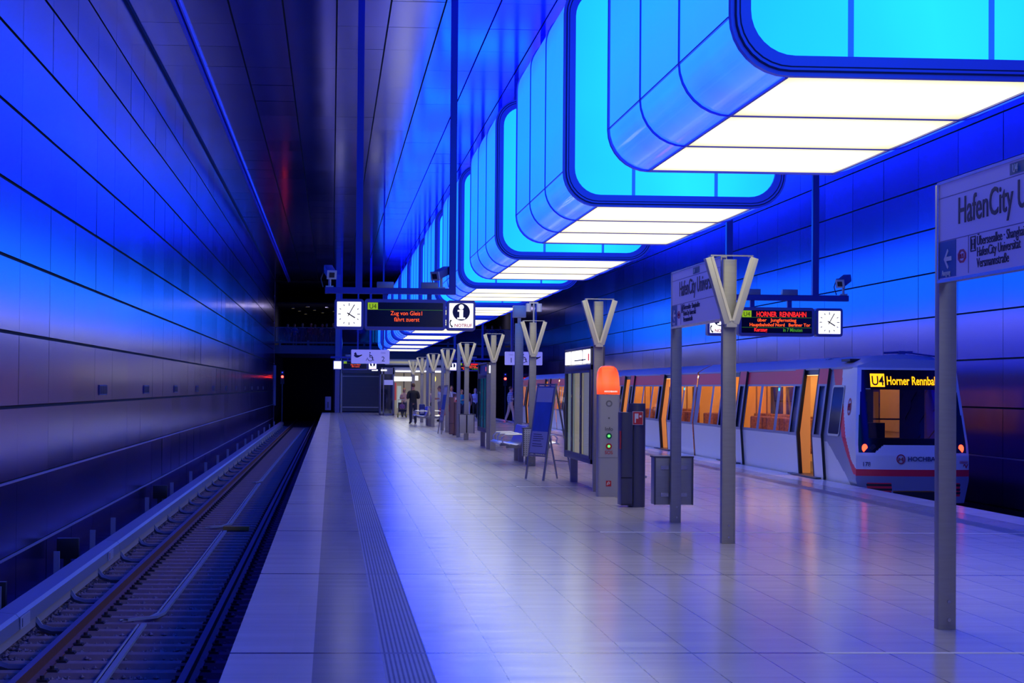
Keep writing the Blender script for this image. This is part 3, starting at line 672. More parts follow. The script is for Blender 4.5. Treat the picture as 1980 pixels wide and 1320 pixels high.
def board(X0, Y, Z0, label, which, w=1.45, H_=.55, far=False):
    X1, Z1 = X0+w, Z0+H_
    t = thing('departure_board', label, 'display', ((X0+X1)/2, Y, Z0))
    rbox(X0, X1, Y, Z0, Z1, .24, 'housing', housing, t, .06)
    g = MB(); g.ring(rr(X0+.01, X1-.01, Z0+.01, Z1-.01, .055, 4), rr(X0+.05, X1-.05, Z0+.06, Z1-.06, .012, 4), 1, Y-.014, Y); g.build('bezel', housing, t)
    g = MB(); g.box(X0+.045, X1-.045, Y-.004, Y, Z0+.055, Z1-.055); g.build('screen', screen, t)
    A, B = (1, 0, 0), (0, 0, 1); y = Y-.008; cx = (X0+X1)/2
    g = MB(); g.box(X0+.06, X0+.24, Y-.008, Y-.003, Z1-.19, Z1-.065); g.build('line_field', led_lime, t)
    text('U4', .12, (X0+.15, Y-.012, Z1-.172), A, B, mat('led_off', (.01, .015, 0), .5), t, align='CENTER', sx=.9)
    if which == 'left':
        g = MB(); g.box(X0+.24, X1-.06, Y-.007, Y-.003, Z1-.193, Z1-.188); g.build('divider_line', led_grn, t)
        text('Zug von Gleis1', .105, (cx+.03, y, Z1-.285), A, B, led_org, t, align='CENTER', fit=.56)
        text('fährt zuerst', .105, (cx+.03, y, Z1-.395), A, B, led_org, t, align='CENTER', fit=.45)
    else:
        g = MB(); g.box(X0+.06, X1-.06, Y-.007, Y-.003, Z1-.196, Z1-.191); g.box(X0+.06, X1-.06, Y-.007, Y-.003, Z1-.388, Z1-.383); g.build('divider_line', led_grn, t)
        text('HORNER  RENNBAHN', .135, (cx+.09, y, Z1-.178), A, B, led_red, t, align='CENTER', fit=.96, bold=.002)
        text('über   Jungfernstieg', .088, (cx+.0, y, Z1-.272), A, B, led_org, t, align='CENTER', fit=.75, bold=.001)
        text('Hauptbahnhof Nord   Berliner Tor', .088, (cx+.06, y, Z1-.362), A, B, led_org, t, align='CENTER', fit=1.17, bold=.001)
        text('Kurzzug', .095, (X0+.42, y, Z1-.46), A, B, led_red, t, align='CENTER', sx=.8, bold=.002)
        text('in 7 Minuten', .095, (X1-.42, y, Z1-.46), A, B, mat('led_green2', (.02, .05, 0), .5, emit=(.06, .28, .01), es=1.), t, align='CENTER', sx=.78, bold=.001)
def hanger_frame(xa, xb, xp, Y, Z, stubs, label):
    t = thing('hanging_frame', label, 'frame', (xa, Y, Z), 'ceiling-hung frames carrying the displays')
    for x in xp:
        m = MB(); m.box(x-.06, x+.06, Y+.06, Y+.18, Z, CZ+.01); m.build('pole', bluesteel, t)
    m = MB(); m.box(xa, xb, Y+.05, Y+.19, Z-.055, Z+.055); m.build('beam', bluesteel, t)
    for x in stubs:
        m = MB(); m.box(x-.04, x+.04, Y+.08, Y+.16, Z-.22, Z-.05); m.box(x-.09, x+.09, Y+.06, Y+.18, Z-.225, Z-.2); m.build('drop_bracket', bluesteel, t)
        m = MB(); m.box(x-.15, x+.15, Y+.04, Y+.2, Z+.05, Z+.16); m.build('junction_box', steel, t, bevel=.01)
hanger_frame(-.14, 2.19, (.46, 2.13), 34., 3.42, (.93, 1.72), 'blue frame hung from the ceiling above the nearer display reading Zug von Gleis1')
clock(.03, 34., 2.725, 'lit square clock on the frame over the track-side platform edge')
board(.56, 34., 2.72, 'departure board with red letters reading Zug von Gleis1 fährt zuerst', 'left')
info_sign(2.03, 34., 2.72, 'lit white information sign with NOTRUF beside the Zug von Gleis1 board')
cam_unit(-.06, 34.12, 3.47, False, 'small surveillance camera on the outer end of the frame above the clock')
cam_unit(1.93, 34.12, 3.47, True, 'larger surveillance camera aimed down beside the pole above the NOTRUF sign')
hanger_frame(7.45, 9.86, (7.55, 9.22), 36., 3.48, (8.0, 8.72), 'blue frame hung from the ceiling above the HORNER RENNBAHN display')
clock(9.21, 36., 2.745, 'lit square clock to the right of the HORNER RENNBAHN board')
board(7.72, 36., 2.74, 'departure board reading HORNER RENNBAHN with red orange and green text', 'right', 1.46)
info_sign(7.12, 36., 2.74, 'lit information sign half hidden behind a lamp post and name board')
cam_unit(9.77, 36.12, 3.54, True, 'surveillance camera at the frame end above the right-hand clock')
# far copies
hanger_frame(-.1, 2.7, (.50, 2.2), 111., 3.42, (.9, 1.75), 'distant ceiling-hung frame over the far departure board')
clock(.05, 111., 2.70, 'tiny distant lit clock left of the far departure board', rich=False)
board(.60, 111., 2.70, 'distant departure board with orange text in front of the shutter', 'left')
info_sign(2.08, 111., 2.70, 'distant lit information sign just below the pictogram board')
hanger_frame(7.1, 9.9, (7.5, 9.2), 117., 3.48, (8.0, 8.7), 'distant ceiling-hung frame above the far red display')
info_sign(7.12, 117., 2.74, 'distant lit information sign between two V-headed lamp posts')
board(7.7, 117., 2.74, 'distant departure board glowing red behind the lamp posts', 'right', 1.46)
clock(9.2, 117., 2.745, 'distant lit clock right of the far red display', rich=False)

# direction signs with pictograms
def wheelchair(X, Y, z, t, s=1.):
    g = MB(); c = (X, z-.05)
    pts = [(X+.10*math.cos(a*PI/10)*s, Y, z-.06+.10*math.sin(a*PI/10)*s) for a in range(-9, 7)]
    g.tube(pts, .012, 6); g.tube([(X-.02*s, Y, z+.10*s), (X-.02*s, Y, z-.02*s), (X+.07*s, Y, z-.03*s), (X+.10*s, Y, z-.13*s), (X+.14*s, Y, z-.13*s)], .016, 6)
    g.tube([(X-.02*s, Y, z+.05*s), (X+.06*s, Y, z+.045*s)], .012, 6); g.tube([(X-.10*s, Y, z-.04*s), (X-.16*s, Y, z-.15*s)], .01, 6); g.sphere((X-.015*s, Y, z+.15*s), .026*s, 8, 6, sc=(1, .3, 1))
    g.build('wheelchair_symbol', ink, t)
def pram(X, Y, z, t):
    g = MB(); g.prism([(X-.13+.0, z+.03)]+[(X-.02+.12*math.cos(a), z+.03+.10*math.sin(a)) for a in [PI+PI*k/10 for k in range(11)]]+[(X+.17, z+.05), (X+.17, z+.02)], 1, Y-.003, Y)
    g.prism([(X-.12, z+.03), (X-.13, z+.10), (X-.07, z+.14), (X-.02, z+.03)], 1, Y-.003, Y); g.build('pram_symbol', ink, t)
def dir_sign(X0, X1, Y, Z0, Z1, label, num, order):
    t = thing('direction_sign', label, 'sign', ((X0+X1)/2, Y, Z0))
    g = MB(); g.prism(rr(X0, X1, Z0, Z1, .03, 3), 1, Y, Y+.12); g.build('panel', white_sign, t)
    for x in (X0+.25, X1-.25):
        g = MB(); g.box(x-.03, x+.03, Y+.03, Y+.09, Z1-.01, CZ+.01); g.build('suspension_rod', bluesteel, t)
    w = (X1-X0)/3; y = Y-.005; zc = (Z0+Z1)/2
    for k, what in enumerate(order):
        cx = X0+w*(k+.5)
        if what == 'n':
            text(num, .27, (cx, y, Z0+.09), (1, 0, 0), (0, 0, 1), ink, t, align='CENTER'); text('Gleis', .09, (cx, y, Z1-.14), (1, 0, 0), (0, 0, 1), mat('faint_print', (.3, .3, .5), .5), t, align='CENTER')
        if what == 'w': wheelchair(cx, y, zc, t)
        if what == 'p': pram(cx, y, zc+.03, t)
dir_sign(.72, 2.18, 73., 2.6, 3.13, 'hanging white sign with pram wheelchair and number 2', '2', 'pwn')
dir_sign(6.60, 8.04, 73., 2.6, 3.11, 'hanging white sign with number 1 and a half-hidden wheelchair', '1', 'nwp')

# ------------------------------------------------------------------ far end of the station
blk = mat('tunnel_dark', (.006, .006, .02), .9)
mz = mat('mezzanine_steel', (.13, .13, .22), .5, .2)
m = MB(); m.box(WL, WR, 137, 160, 4.1, 4.5); m.box(WL, WR, 136.9, 137.1, 4.05, 4.65)
for x in range(-4, 13, 2): m.box(x+.2, x+.34, 136.75, 136.95, 4.3, 5.0)
m.box(WL, WR, 136.8, 136.95, 4.78, 4.9); struct(m.build('bridge_deck', mz))
m = MB(); m.box(WL, WR, 161, 161.2, -1.5, 9.2); m.box(WL-.0, WL+.01, 136.2, 161, -1.5, 9.2); m.box(WR-.1, WR, 136.5, 161, -1.5, 9.2); m.box(WL, WR, 136, 161, 9.2, 9.3); struct(m.build('wall_back', blk))
m = MB(); m.box(.1, 8.7, 137.2, 137.4, 0, 4.1); struct(m.build('wall_end', mat('end_wall_grey', (.08, .08, .1), .7)))
for i, (x0, x1) in enumerate(((WL+.02, .2), (.2, 3), (3, 5.8), (5.8, 8.6), (8.6, WR-.02))):
    t = thing('balustrade', 'glass balustrade section along the dark bridge over the tunnel mouths', 'railing', (x0, 136.85, 4.9), 'glass balustrade sections on the bridge')
    m = MB(); m.box(x0+.02, x1-.02, 136.84, 136.86, 4.9, 5.9); m.build('glass_panel', glass('rail_glass', (.8, .82, .9), .05) if i == 0 else MATS['rail_glass'], t)
    m = MB(); m.box(x0, x1, 136.82, 136.88, 5.9, 5.94); m.box(x0, x0+.05, 136.82, 136.88, 4.9, 5.9); m.build('handrail', steel_dk, t)
for i, (x, y, z) in enumerate([(-3.0, 145, 7.6), (-2.6, 150, 7.6), (-1.9, 142, 7.6), (-1.4, 148, 7.6), (-.8, 153, 7.6), (-.4, 143, 7.6), (-2.2, 156, 7.6), (.1, 150, 7.6)]):  # glowing discs added in place of warm reflections on the far ceiling
    t = thing('glint_disc', 'dim round disc added for warm ceiling reflections beyond the bridge', 'light', (x, y, z), 'added glint discs beyond the bridge')
    m = MB(); m.tube([(x, y, z), (x, y, z+.1)], .16, 14); m.build('ring', steel_dk, t)
    m = MB(); m.disc((x, y, z-.005), .11, 2, 14); m.build('lamp', mat('dim_warm', (.2, .2, .1), .5, emit=(.5, .4, .2), es=.5), t)
m = MB(); m.box(WL, WR, 139, 161, 7.7, 7.8); struct(m.build('ceiling_back', blk))
# column, shutter, lift, pavilion
t = tag(MB().box(.20, .52, 127.9, 128.2, 0, 9.2).build('support_column', mat('column_paint', (.17, .17, .36), .5)), 'pale blue-grey square column at the far left end of the platform', 'column')
t = thing('drain_pipe', 'thin metal pipe running down beside the far column', 'pipe', (.6, 128, .3))
MB().tube([(.60, 128, .0), (.60, 128, 4.0), (.66, 128, 4.6), (.60, 128, 5.2)], .03, 8).build('pipe', steel_wh, t)
t = thing('roller_shutter', 'wide dark grey roller shutter closing the far end wall', 'shutter', (2, 131, 0))
m = MB()
for k in range(26): m.box(.72, 3.2, 131, 131.03, .06+.1*k, .06+.1*k+.085)
m.build('slats', mat('shutter_grey', (.15, .15, .16), .6), t)
m = MB(); m.box(.6, .72, 130.95, 131.1, 0, 2.8); m.box(3.2, 3.32, 130.95, 131.1, 0, 2.8); m.build('guide_rail', steel, t)
m = MB(); m.box(.6, 3.32, 130.9, 131.2, 2.65, 2.95); m.build('shutter_box', steel_dk, t)
m = MB(); m.box(.72, 3.2, 130.96, 131.02, .3, .36); m.box(.72, 3.2, 130.96, 131.02, 2.42, 2.46); m.build('shutter_bar', steel_wh, t)
m = MB(); m.box(.6, 8.6, 131.2, 137.2, 2.9, 4.05); struct(m.build('beam_fascia', mat('fascia_dark', (.05, .05, .09), .6)))
t = thing('glass_lift', 'glass lift shaft with blue-grey frame at the far platform end', 'lift', (3.4, 116, 0))
fr = mat('lift_frame', (.16, .16, .3), .45, .3)
m = MB()
for x in (2.93, 3.12, 3.72): m.box(x-.035, x+.035, 116, 116.08, 0, 2.9)
m.box(2.9, 2.97, 118, 118.08, 0, 2.9); m.box(3.69, 3.75, 118, 118.08, 0, 2.9); m.box(2.9, 3.76, 116, 116.08, 2.5, 2.9); m.box(2.9, 3.76, 116, 116.08, 0, .12); m.box(2.9, 2.97, 116, 118, 2.5, 2.9); m.build('lift_frame', fr, t)
m = MB(); m.box(3.15, 3.69, 115.98, 116., 1.85, 2.15); m.build('lit_fascia', mat('fascia_pale', (.4, .4, .55), .5, emit=(.2, .2, .7), es=.5), t)
m = MB(); m.box(2.97, 3.69, 116.03, 116.05, .12, 2.5); m.box(2.93, 2.95, 116.08, 118, .12, 2.5); m.build('glass_wall', glass('lift_glass', (.5, .55, .75), .15), t)
m = MB(); m.box(3.1, 3.65, 117.2, 117.4, .1, 2.4); m.build('lift_cabin', steel_dk, t)
t = thing('ticket_pavilion', 'bright waiting pavilion with lit white header strip beyond the officer', 'kiosk', (5.5, 118, 0))
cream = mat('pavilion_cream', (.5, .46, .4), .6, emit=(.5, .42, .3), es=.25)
m = MB(); m.box(3.8, 7.2, 121, 121.2, 0, 2.75); m.build('rear_wall', cream, t)
m = MB(); m.box(3.78, 7.3, 118, 121, 2.62, 2.95); m.box(3.78, 3.86, 118, 121, 0, 2.65); m.build('roof_slab', mat('pavilion_roof', (.35, .33, .35), .5), t)
m = MB(); m.box(3.82, 5.0, 117.95, 118.05, 2.10, 2.37); m.build('lit_header', white_hot, t)
m = MB(); m.box(5.12, 5.3, 117.95, 118.05, 2.15, 2.42); m.build('lit_symbol', white_hot, t)
m = MB(); m.box(3.9, 5.4, 117.9, 118.0, 2.68, 2.74); m.box(5.6, 5.9, 117.9, 118., 2.68, 2.74); m.box(6.2, 6.8, 117.9, 118., 2.66, 2.74); m.build('lamp_strip', white_hot, t)
m = MB(); m.box(3.9, 4.05, 120.9, 121., .9, 2.0); m.build('red_notice', mat('notice_red', (.6, .08, .1), .5, emit=(.6, .06, .08), es=.4), t)
m = MB(); m.box(4.12, 4.36, 120.9, 121., .4, 1.8); m.build('white_notice', mat('notice_white', (.6, .65, .65), .5, emit=(.5, .6, .6), es=.5), t)
m = MB(); m.box(4.9, 5.0, 119, 119.1, 0, 2.62); m.box(6.1, 6.2, 118.3, 118.4, 0, 2.62); m.box(4.5, 4.56, 120.8, 120.9, 0, 2.62); m.build('pavilion_post', steel_dk, t)
t = thing('lamp_tube', 'two short white lamp tubes over the glass lift', 'light', (2.85, 115.9, 2.92))
MB().box(2.4, 2.75, 115.9, 116., 2.70, 2.78).build('tube', white_hot, t); MB().box(2.95, 3.3, 115.9, 115.98, 2.70, 2.78).build('tube', white_hot, t)
t = thing('wall_lantern', 'round yellow lamp glowing in the pavilion behind the white-shirted person', 'light', (6.35, 119, 2.2))
MB().sphere((6.35, 119, 2.25), .14, sc=(.8, .8, 1.4)).build('globe', mat('yellow_glow', (.5, .5, .1), .5, emit=(1, .85, .2), es=1.3), t)
m = MB()
for k in range(12): m.box(3.3, 7.4, 118.5+1.5*k*.9, 118.5+1.5*k*.9+.5, 3.1+.05*k, 3.18+.05*k)
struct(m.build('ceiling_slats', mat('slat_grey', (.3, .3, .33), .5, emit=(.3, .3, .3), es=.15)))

# signals
def signal(X, Y, Z, label, side):
    t = thing('signal_light', label, 'signal', (X, Y, Z), None)
    MB().box(X-.13, X+.13, Y, Y+.2, Z-.5, Z+.42).build('signal_box', black, t)
    MB().disc((X, Y-.02, Z), .085, 1, 20, t=.03).build('red_lens', red_glow, t)
    MB().disc((X, Y-.02, Z+.3), .05, 1, 14, t=.03).build('blue_lens', mat('blue_dim', (0, 0, .3), .3, emit=(.03, .06, .9), es=1.), t)
    MB().box(X-.03, X+.03, Y+.05, Y+.1, -1.2, Z-.4).build('mast', steel_dk, t)
signal(-3.46, 134, 2.38, 'red signal lamp at the tunnel mouth beyond the long left wall', 1)
signal(12.15, 134, 2.38, 'red signal lamp in the right tunnel mouth beyond the walking man', -1)
tag(MB().box(-4.09, -3.96, 135.9, 136.1, .35, 3.2).build('marker_strip', mat('pale_strip', (.4, .42, .6), .5)), 'pale vertical strip on the wall end beside the red signal', 'marker')
t = thing('track_telephone', 'pale grey cabinet fixed beside the far column over the track', 'cabinet', (-.25, 129, .2))
MB().box(-.45, -.05, 127.85, 128.1, .15, 1.05).build('cabinet_box', mat('cabinet_pale', (.2, .2, .36), .5), t, bevel=.03)
MB().box(-.3, -.2, 127.82, 127.85, .3, .7).build('cabinet_mark', steel_dk, t)
for k in range(11):
    y = 34.6+8.0*k; t = thing('wall_grille', 'small dark square grille in the long left wall', 'vent', (WL, y, 1.6), 'small grilles along the left wall')
    m = MB(); m.box(WL+.004, WL+.02, y-.55, y+.55, 1.52, 1.70); m.build('grille_plate', mat('grille_dark', (.09, .08, .2), .6), t)
    m = MB(); [m.box(WL+.02, WL+.028, y-.5+.1*i, y-.47+.1*i, 1.54, 1.68) for i in range(11)]; m.build('louvres', steel_dk, t)

# ------------------------------------------------------------------ tracks
rust = mat('rail_rust', (.20, .07, .05), .6, .3, noise=.4, nscale=20); rail_top = mat('rail_head', (.20, .16, .26), .5, .5)
def rail(X, y0, y1, parent, gz=-.95):
    prof = [(-.07, -.16), (.07, -.16), (.07, -.145), (.012, -.125), (.012, -.045), (.036, -.035), (.036, 0), (-.036, 0), (-.036, -.035), (-.012, -.045), (-.012, -.125), (-.07, -.145)]
    m = MB(); m.prism([(X+a, gz+b) for a, b in prof], 1, y0, y1); m.box(X-.034, X+.034, y0, y1, gz, gz+.002, 1); return m.build('rail', [rust, rail_top], parent)
for tx, lab in ((-2.07, 'rusty pair of rails running beside the long left wall'), (10.5, 'pair of rails under the standing train')):
    t = thing('railway_track', lab, 'track', (tx, 12, -1.11), None)
    for s in (-1, 1): rail(tx+s*.745, -8, 160, t)
slp = mat('sleeper_concrete', (.34, .22, .22), .85, noise=.35, nscale=7)
clip_m = mat('rail_clip', (.05, .035, .045), .6, .4)
sl = None
for k in range(190):
    y = 12.+.64*k
    if sl is None:
        sl = thing('railway_sleeper', 'dusty sleeper lying across the track bed beside the long left wall', 'sleeper', (-2.07, y, -1.2), 'sleepers under the track by the long wall')
        b = MB(); b.prism([(-.13, 0), (.13, 0), (.10, .09), (-.10, .09)], 0, -1.25, 1.25); ob = b.build('sleeper_body', slp, sl, world=False)
        for s in (-1, 1):
            c = MB(); c.box(s*.745-.17, s*.745+.17, -.075, .055, .085, .10)
            for u in (-1, 1):
                x = s*.745+u*.11; c.tube([(x, -.03, .09), (x, -.03, .15)], .022, 8); c.box(x-.05, x+.05, -.07, .05, .09, .115)
            c.build('rail_fastening', clip_m, sl, world=False)
        proto_body = ob
    elif k < 999: dup(sl, (-2.07, y, -1.2))
    else:
        o = proto_body.copy(); o.parent = None; COL.objects.link(o); o.name = 'railway_sleeper'; o.location = (-2.07, y, -1.2)
        tag(o, sl['label'], 'sleeper', sl['group'])
m = MB()
for i in range(15000):
    y = 14+50*R.random()**1.8; x = R.uniform(-4.0, -.35)
    if R.random() < .35: x = R.uniform(-3.5, -2.7)
    s = R.uniform(.016, .04); z = -1.165+s*.5
    vs = [(x+s*R.uniform(.6, 1.2)*a, y+s*R.uniform(.6, 1.2)*b, z+s*R.uniform(.5, 1)*c) for a, b, c in ((1,0,0),(-1,0,0),(0,1,0),(0,-1,0),(0,0,1),(0,0,-1))]
    m.add(vs, [(0,2,4),(2,1,4),(1,3,4),(3,0,4),(2,0,5),(1,2,5),(3,1,5),(0,3,5)])
tag(m.build('ballast_gravel', mat('gravel', (.30, .22, .24), .9, noise=.5, nscale=9), angle=.1), 'loose grey ballast stones between the sleepers and the left wall', 'gravel', kind='stuff')

# conductor rail with its cover
cov = mat('cover_grey', (.26, .28, .40), .5, .1); crm = mat('conductor_cream', (.30, .24, .12), .6)
t = thing('conductor_rail', 'grey covered conductor rail running along the foot of the left wall', 'rail', (-3.4, 16, -1.1))
ycur = 11.
while ycur < 132:
    y2 = min(132, ycur+9.6); m = MB(); m.prism([(-3.54, -.90), (-3.55, -.74), (-3.52, -.715), (-3.32, -.735), (-3.285, -.77), (-3.275, -.90), (-3.29, -.90), (-3.30, -.77), (-3.5, -.75), (-3.52, -.90)], 1, ycur+.01, y2-.01)
    m.build('cover_section', cov, t); ycur = y2
m = MB(); m.box(-3.47, -3.36, 10, 132, -.93, -.83); m.build('conductor', crm, t); m = MB(); m.box(-3.45, -3.33, 10, 132, -1.04, -.93); m.build('insulator_strip', mat('insulator_pale', (.45, .40, .42), .7), t)
arm_m = mat('bracket_grey', (.13, .14, .22), .5, .3)
for k in range(40):
    y = 19.2+2.9*k
    m = MB(); m.tube([(-3.44, y, -.80), (-3.36, y, -.95), (-3.28, y, -1.06), (-3.15, y, -1.10), (-2.9, y, -1.10)], .045, 6); m.build('support_arm', arm_m, t)
for k, y in enumerate((21.7, 26.3, 30.2, 33, 39, 45, 51, 57, 63, 69, 76, 83, 90, 98, 106, 115, 124)):
    t2 = thing('marker_post', 'short grey post standing between the left wall and the conductor rail', 'post', (-3.7, y, -1.2), 'short posts behind the conductor rail')
    MB().box(-3.74, -3.66, y-.02, y+.02, -1.2, -.56).build('post', cov, t2)
for y, lab in ((22.1, 'nearest black box behind the conductor rail by the left wall'), (28.4, 'middle black box behind the conductor rail by the left wall'), (43.5, 'farthest black box behind the conductor rail by the left wall')):
    t2 = thing('junction_box', lab, 'box', (-3.85, y, -1.2)); MB().box(-4.0, -3.68, y, y+.12, -.85, -.55).build('box_body', black, t2, bevel=.01)
    MB().box(-3.9, -3.8, y+.03, y+.09, -1.2, -.85).build('box_stand', black, t2)
for y, lab, l, red in ((20.6, 'white label plate on the side of the nearest conductor rail cover', .62, False), (28.6, 'white and red label plate farther along the conductor rail cover', .6, True)):
    t2 = thing('label_plate', lab, 'plate', (-3.27, y, -.9)); MB().box(-3.273, -3.262, y, y+l, -.90, -.77).build('plate', mat('plate_white', (.5, .5, .6), .5), t2)
    MB().box(-3.262, -3.258, y+.08, y+(.12 if red else .1), -.88, -.79).build('plate_print', red_p if red else ink, t2)
# line cable between the rails
t = thing('track_cable', 'pale jointed cable duct zigzagging between the two rails of the left track', 'cable', (-2.07, 17, -1.1))
cab = mat('cable_pale', (.36, .37, .42), .6)
segs = [[(-2.24, 10.), (-2.12, 18.), (-2.16, 22.5)], [(-2.42, 22.9), (-2.10, 23.2), (-2.04, 23.6), (-2.02, 30.), (-2.02, 36.9)], [(-2.4, 37.9), (-2.15, 38.2), (-2.02, 38.8), (-2.04, 55)], [(-2.2, 55.5), (-2.04, 56.3), (-1.80, 128)]]
for sg in segs:
    m = MB(); m.tube([(x-.06, y, -1.08) for x, y in sg], .013, 6); m.build('cable_strand', cab, t)
    m = MB(); m.strip([(-.035, -1.085), (-.03, -1.06), (.05, -1.06), (.055, -1.085)], 1, 0, 1)
    m.v = []; m.f = []; m.mi = []
    prof = [(-.02, -1.09), (-.018, -1.06), (.04, -1.06), (.042, -1.09)]
    for x, y in sg: m.v += [(x+a, y, z) for a, z in prof]
    for k in range(len(sg)-1): m.f += [(4*k+i, 4*k+i+1, 4*k+i+5, 4*k+i+4) for i in range(3)]; m.mi += [0]*3
    m.build('cable_duct', cab, t)
tag(MB().box(-2.08, -1.58, 37.45, 37.7, -1.1, -1.03).build('yellow_marker_plate', mat('yellow_plate', (.45, .26, .03), .5)), 'yellow plate lying across the middle of the left track', 'plate')

# ------------------------------------------------------------------ train
TC = 10.5
def hw(z):   # half width of the body at height z
    if z < .86: return 1.05-.06*(.86-z)/.9
    return 1.05-.16*(z-.86)/1.3
w_white = mat('train_white', (.72, .72, .76), .3, coat=.3); w_grey = mat('train_greyblue', (.20, .22, .36), .35, coat=.2); w_red = mat('train_red', (.85, .015, .05), .45)
w_dark = mat('train_dark', (.01, .01, .02), .4); w_roof = mat('train_roof', (.45, .45, .55), .4); w_blkglass = mat('mask_black', (.004, .004, .012), .12, spec=.25)
tg = glass('train_glass', (.80, .78, .8), .09, .02)
warm = mat('interior_wall', (.75, .42, .14), .5, emit=(1, .42, .08), es=.10); warm_p = mat('interior_panel', (.85, .40, .10), .45, emit=(1, .36, .07), es=.22)  # not lamps: warm cabin light on the linings put in as emission
seat_m = mat('seat_cloth', (.42, .15, .08), .8, noise=.8, nscale=25); warm_light = mat('interior_lamp', (1, .8, .5), .5, emit=(1, .66, .28), es=7)
pole_m = mat('grab_pole', (.6, .3, .1), .3, .6); gum = mat('door_rubber', (.012, .012, .015), .6)
train = thing('metro_train', 'white and red metro train with open doors standing at the right platform', 'train', (TC, 34, -1.))
def side_grid(mb, s, y0, y1, zl, mfun, off=0.):
    zs_ = sorted(set(zl)); n = len(zs_)
    for i in range(n-1):
        za, zb = zs_[i], zs_[i+1]
        xa, xb = TC+s*(hw(za)+off), TC+s*(hw(zb)+off)
        mi = mfun(za, zb)
        if mi is None: continue
        mb.add([(xa, y0, za), (xa, y1, za), (xb, y1, zb), (xb, y0, zb)], [(0, 1, 2, 3)], mi)
Z = [-.18, .02, .80, .86, 1.80, 1.84, 2.02, 2.14]
def band(za, zb):
    c = (za+zb)/2
    return 0 if c < .8 else (1 if c < 1.84 else 2)
def leaf(s, y0, y1, parent):
    g = MB(); o = .055
    for a, b in ((y0, y0+.14), (y1-.14, y1)): side_grid(g, s, a, b, Z, band, o)
    side_grid(g, s, y0+.14, y1-.14, Z, lambda za, zb: band(za, zb) if not (.8 < (za+zb)/2 < 1.8) or (za+zb)/2 < .86 else None, o)
    for y in (y0, y1):
        for za, zb in zip(Z[:-1], Z[1:]):
            if za < 0: continue
            g.add([(TC+s*(hw(za)+o), y, za), (TC+s*(hw(zb)+o), y, zb), (TC+s*(hw(zb)-.03), y, zb), (TC+s*(hw(za)-.03), y, za)], [(0, 1, 2, 3)], 3)
    d = g.build('door_leaf', [w_white, w_grey, w_red, gum], parent)
    g = MB(); side_grid(g, s, y0+.14, y1-.14, [.86, 1.80], lambda a, b: 0, o-.01); g.build('door_window', tg, parent)
cars = [(34.3, 49.6), (49.8, 65.0), (65.2, 80.4), (80.6, 95.8)]
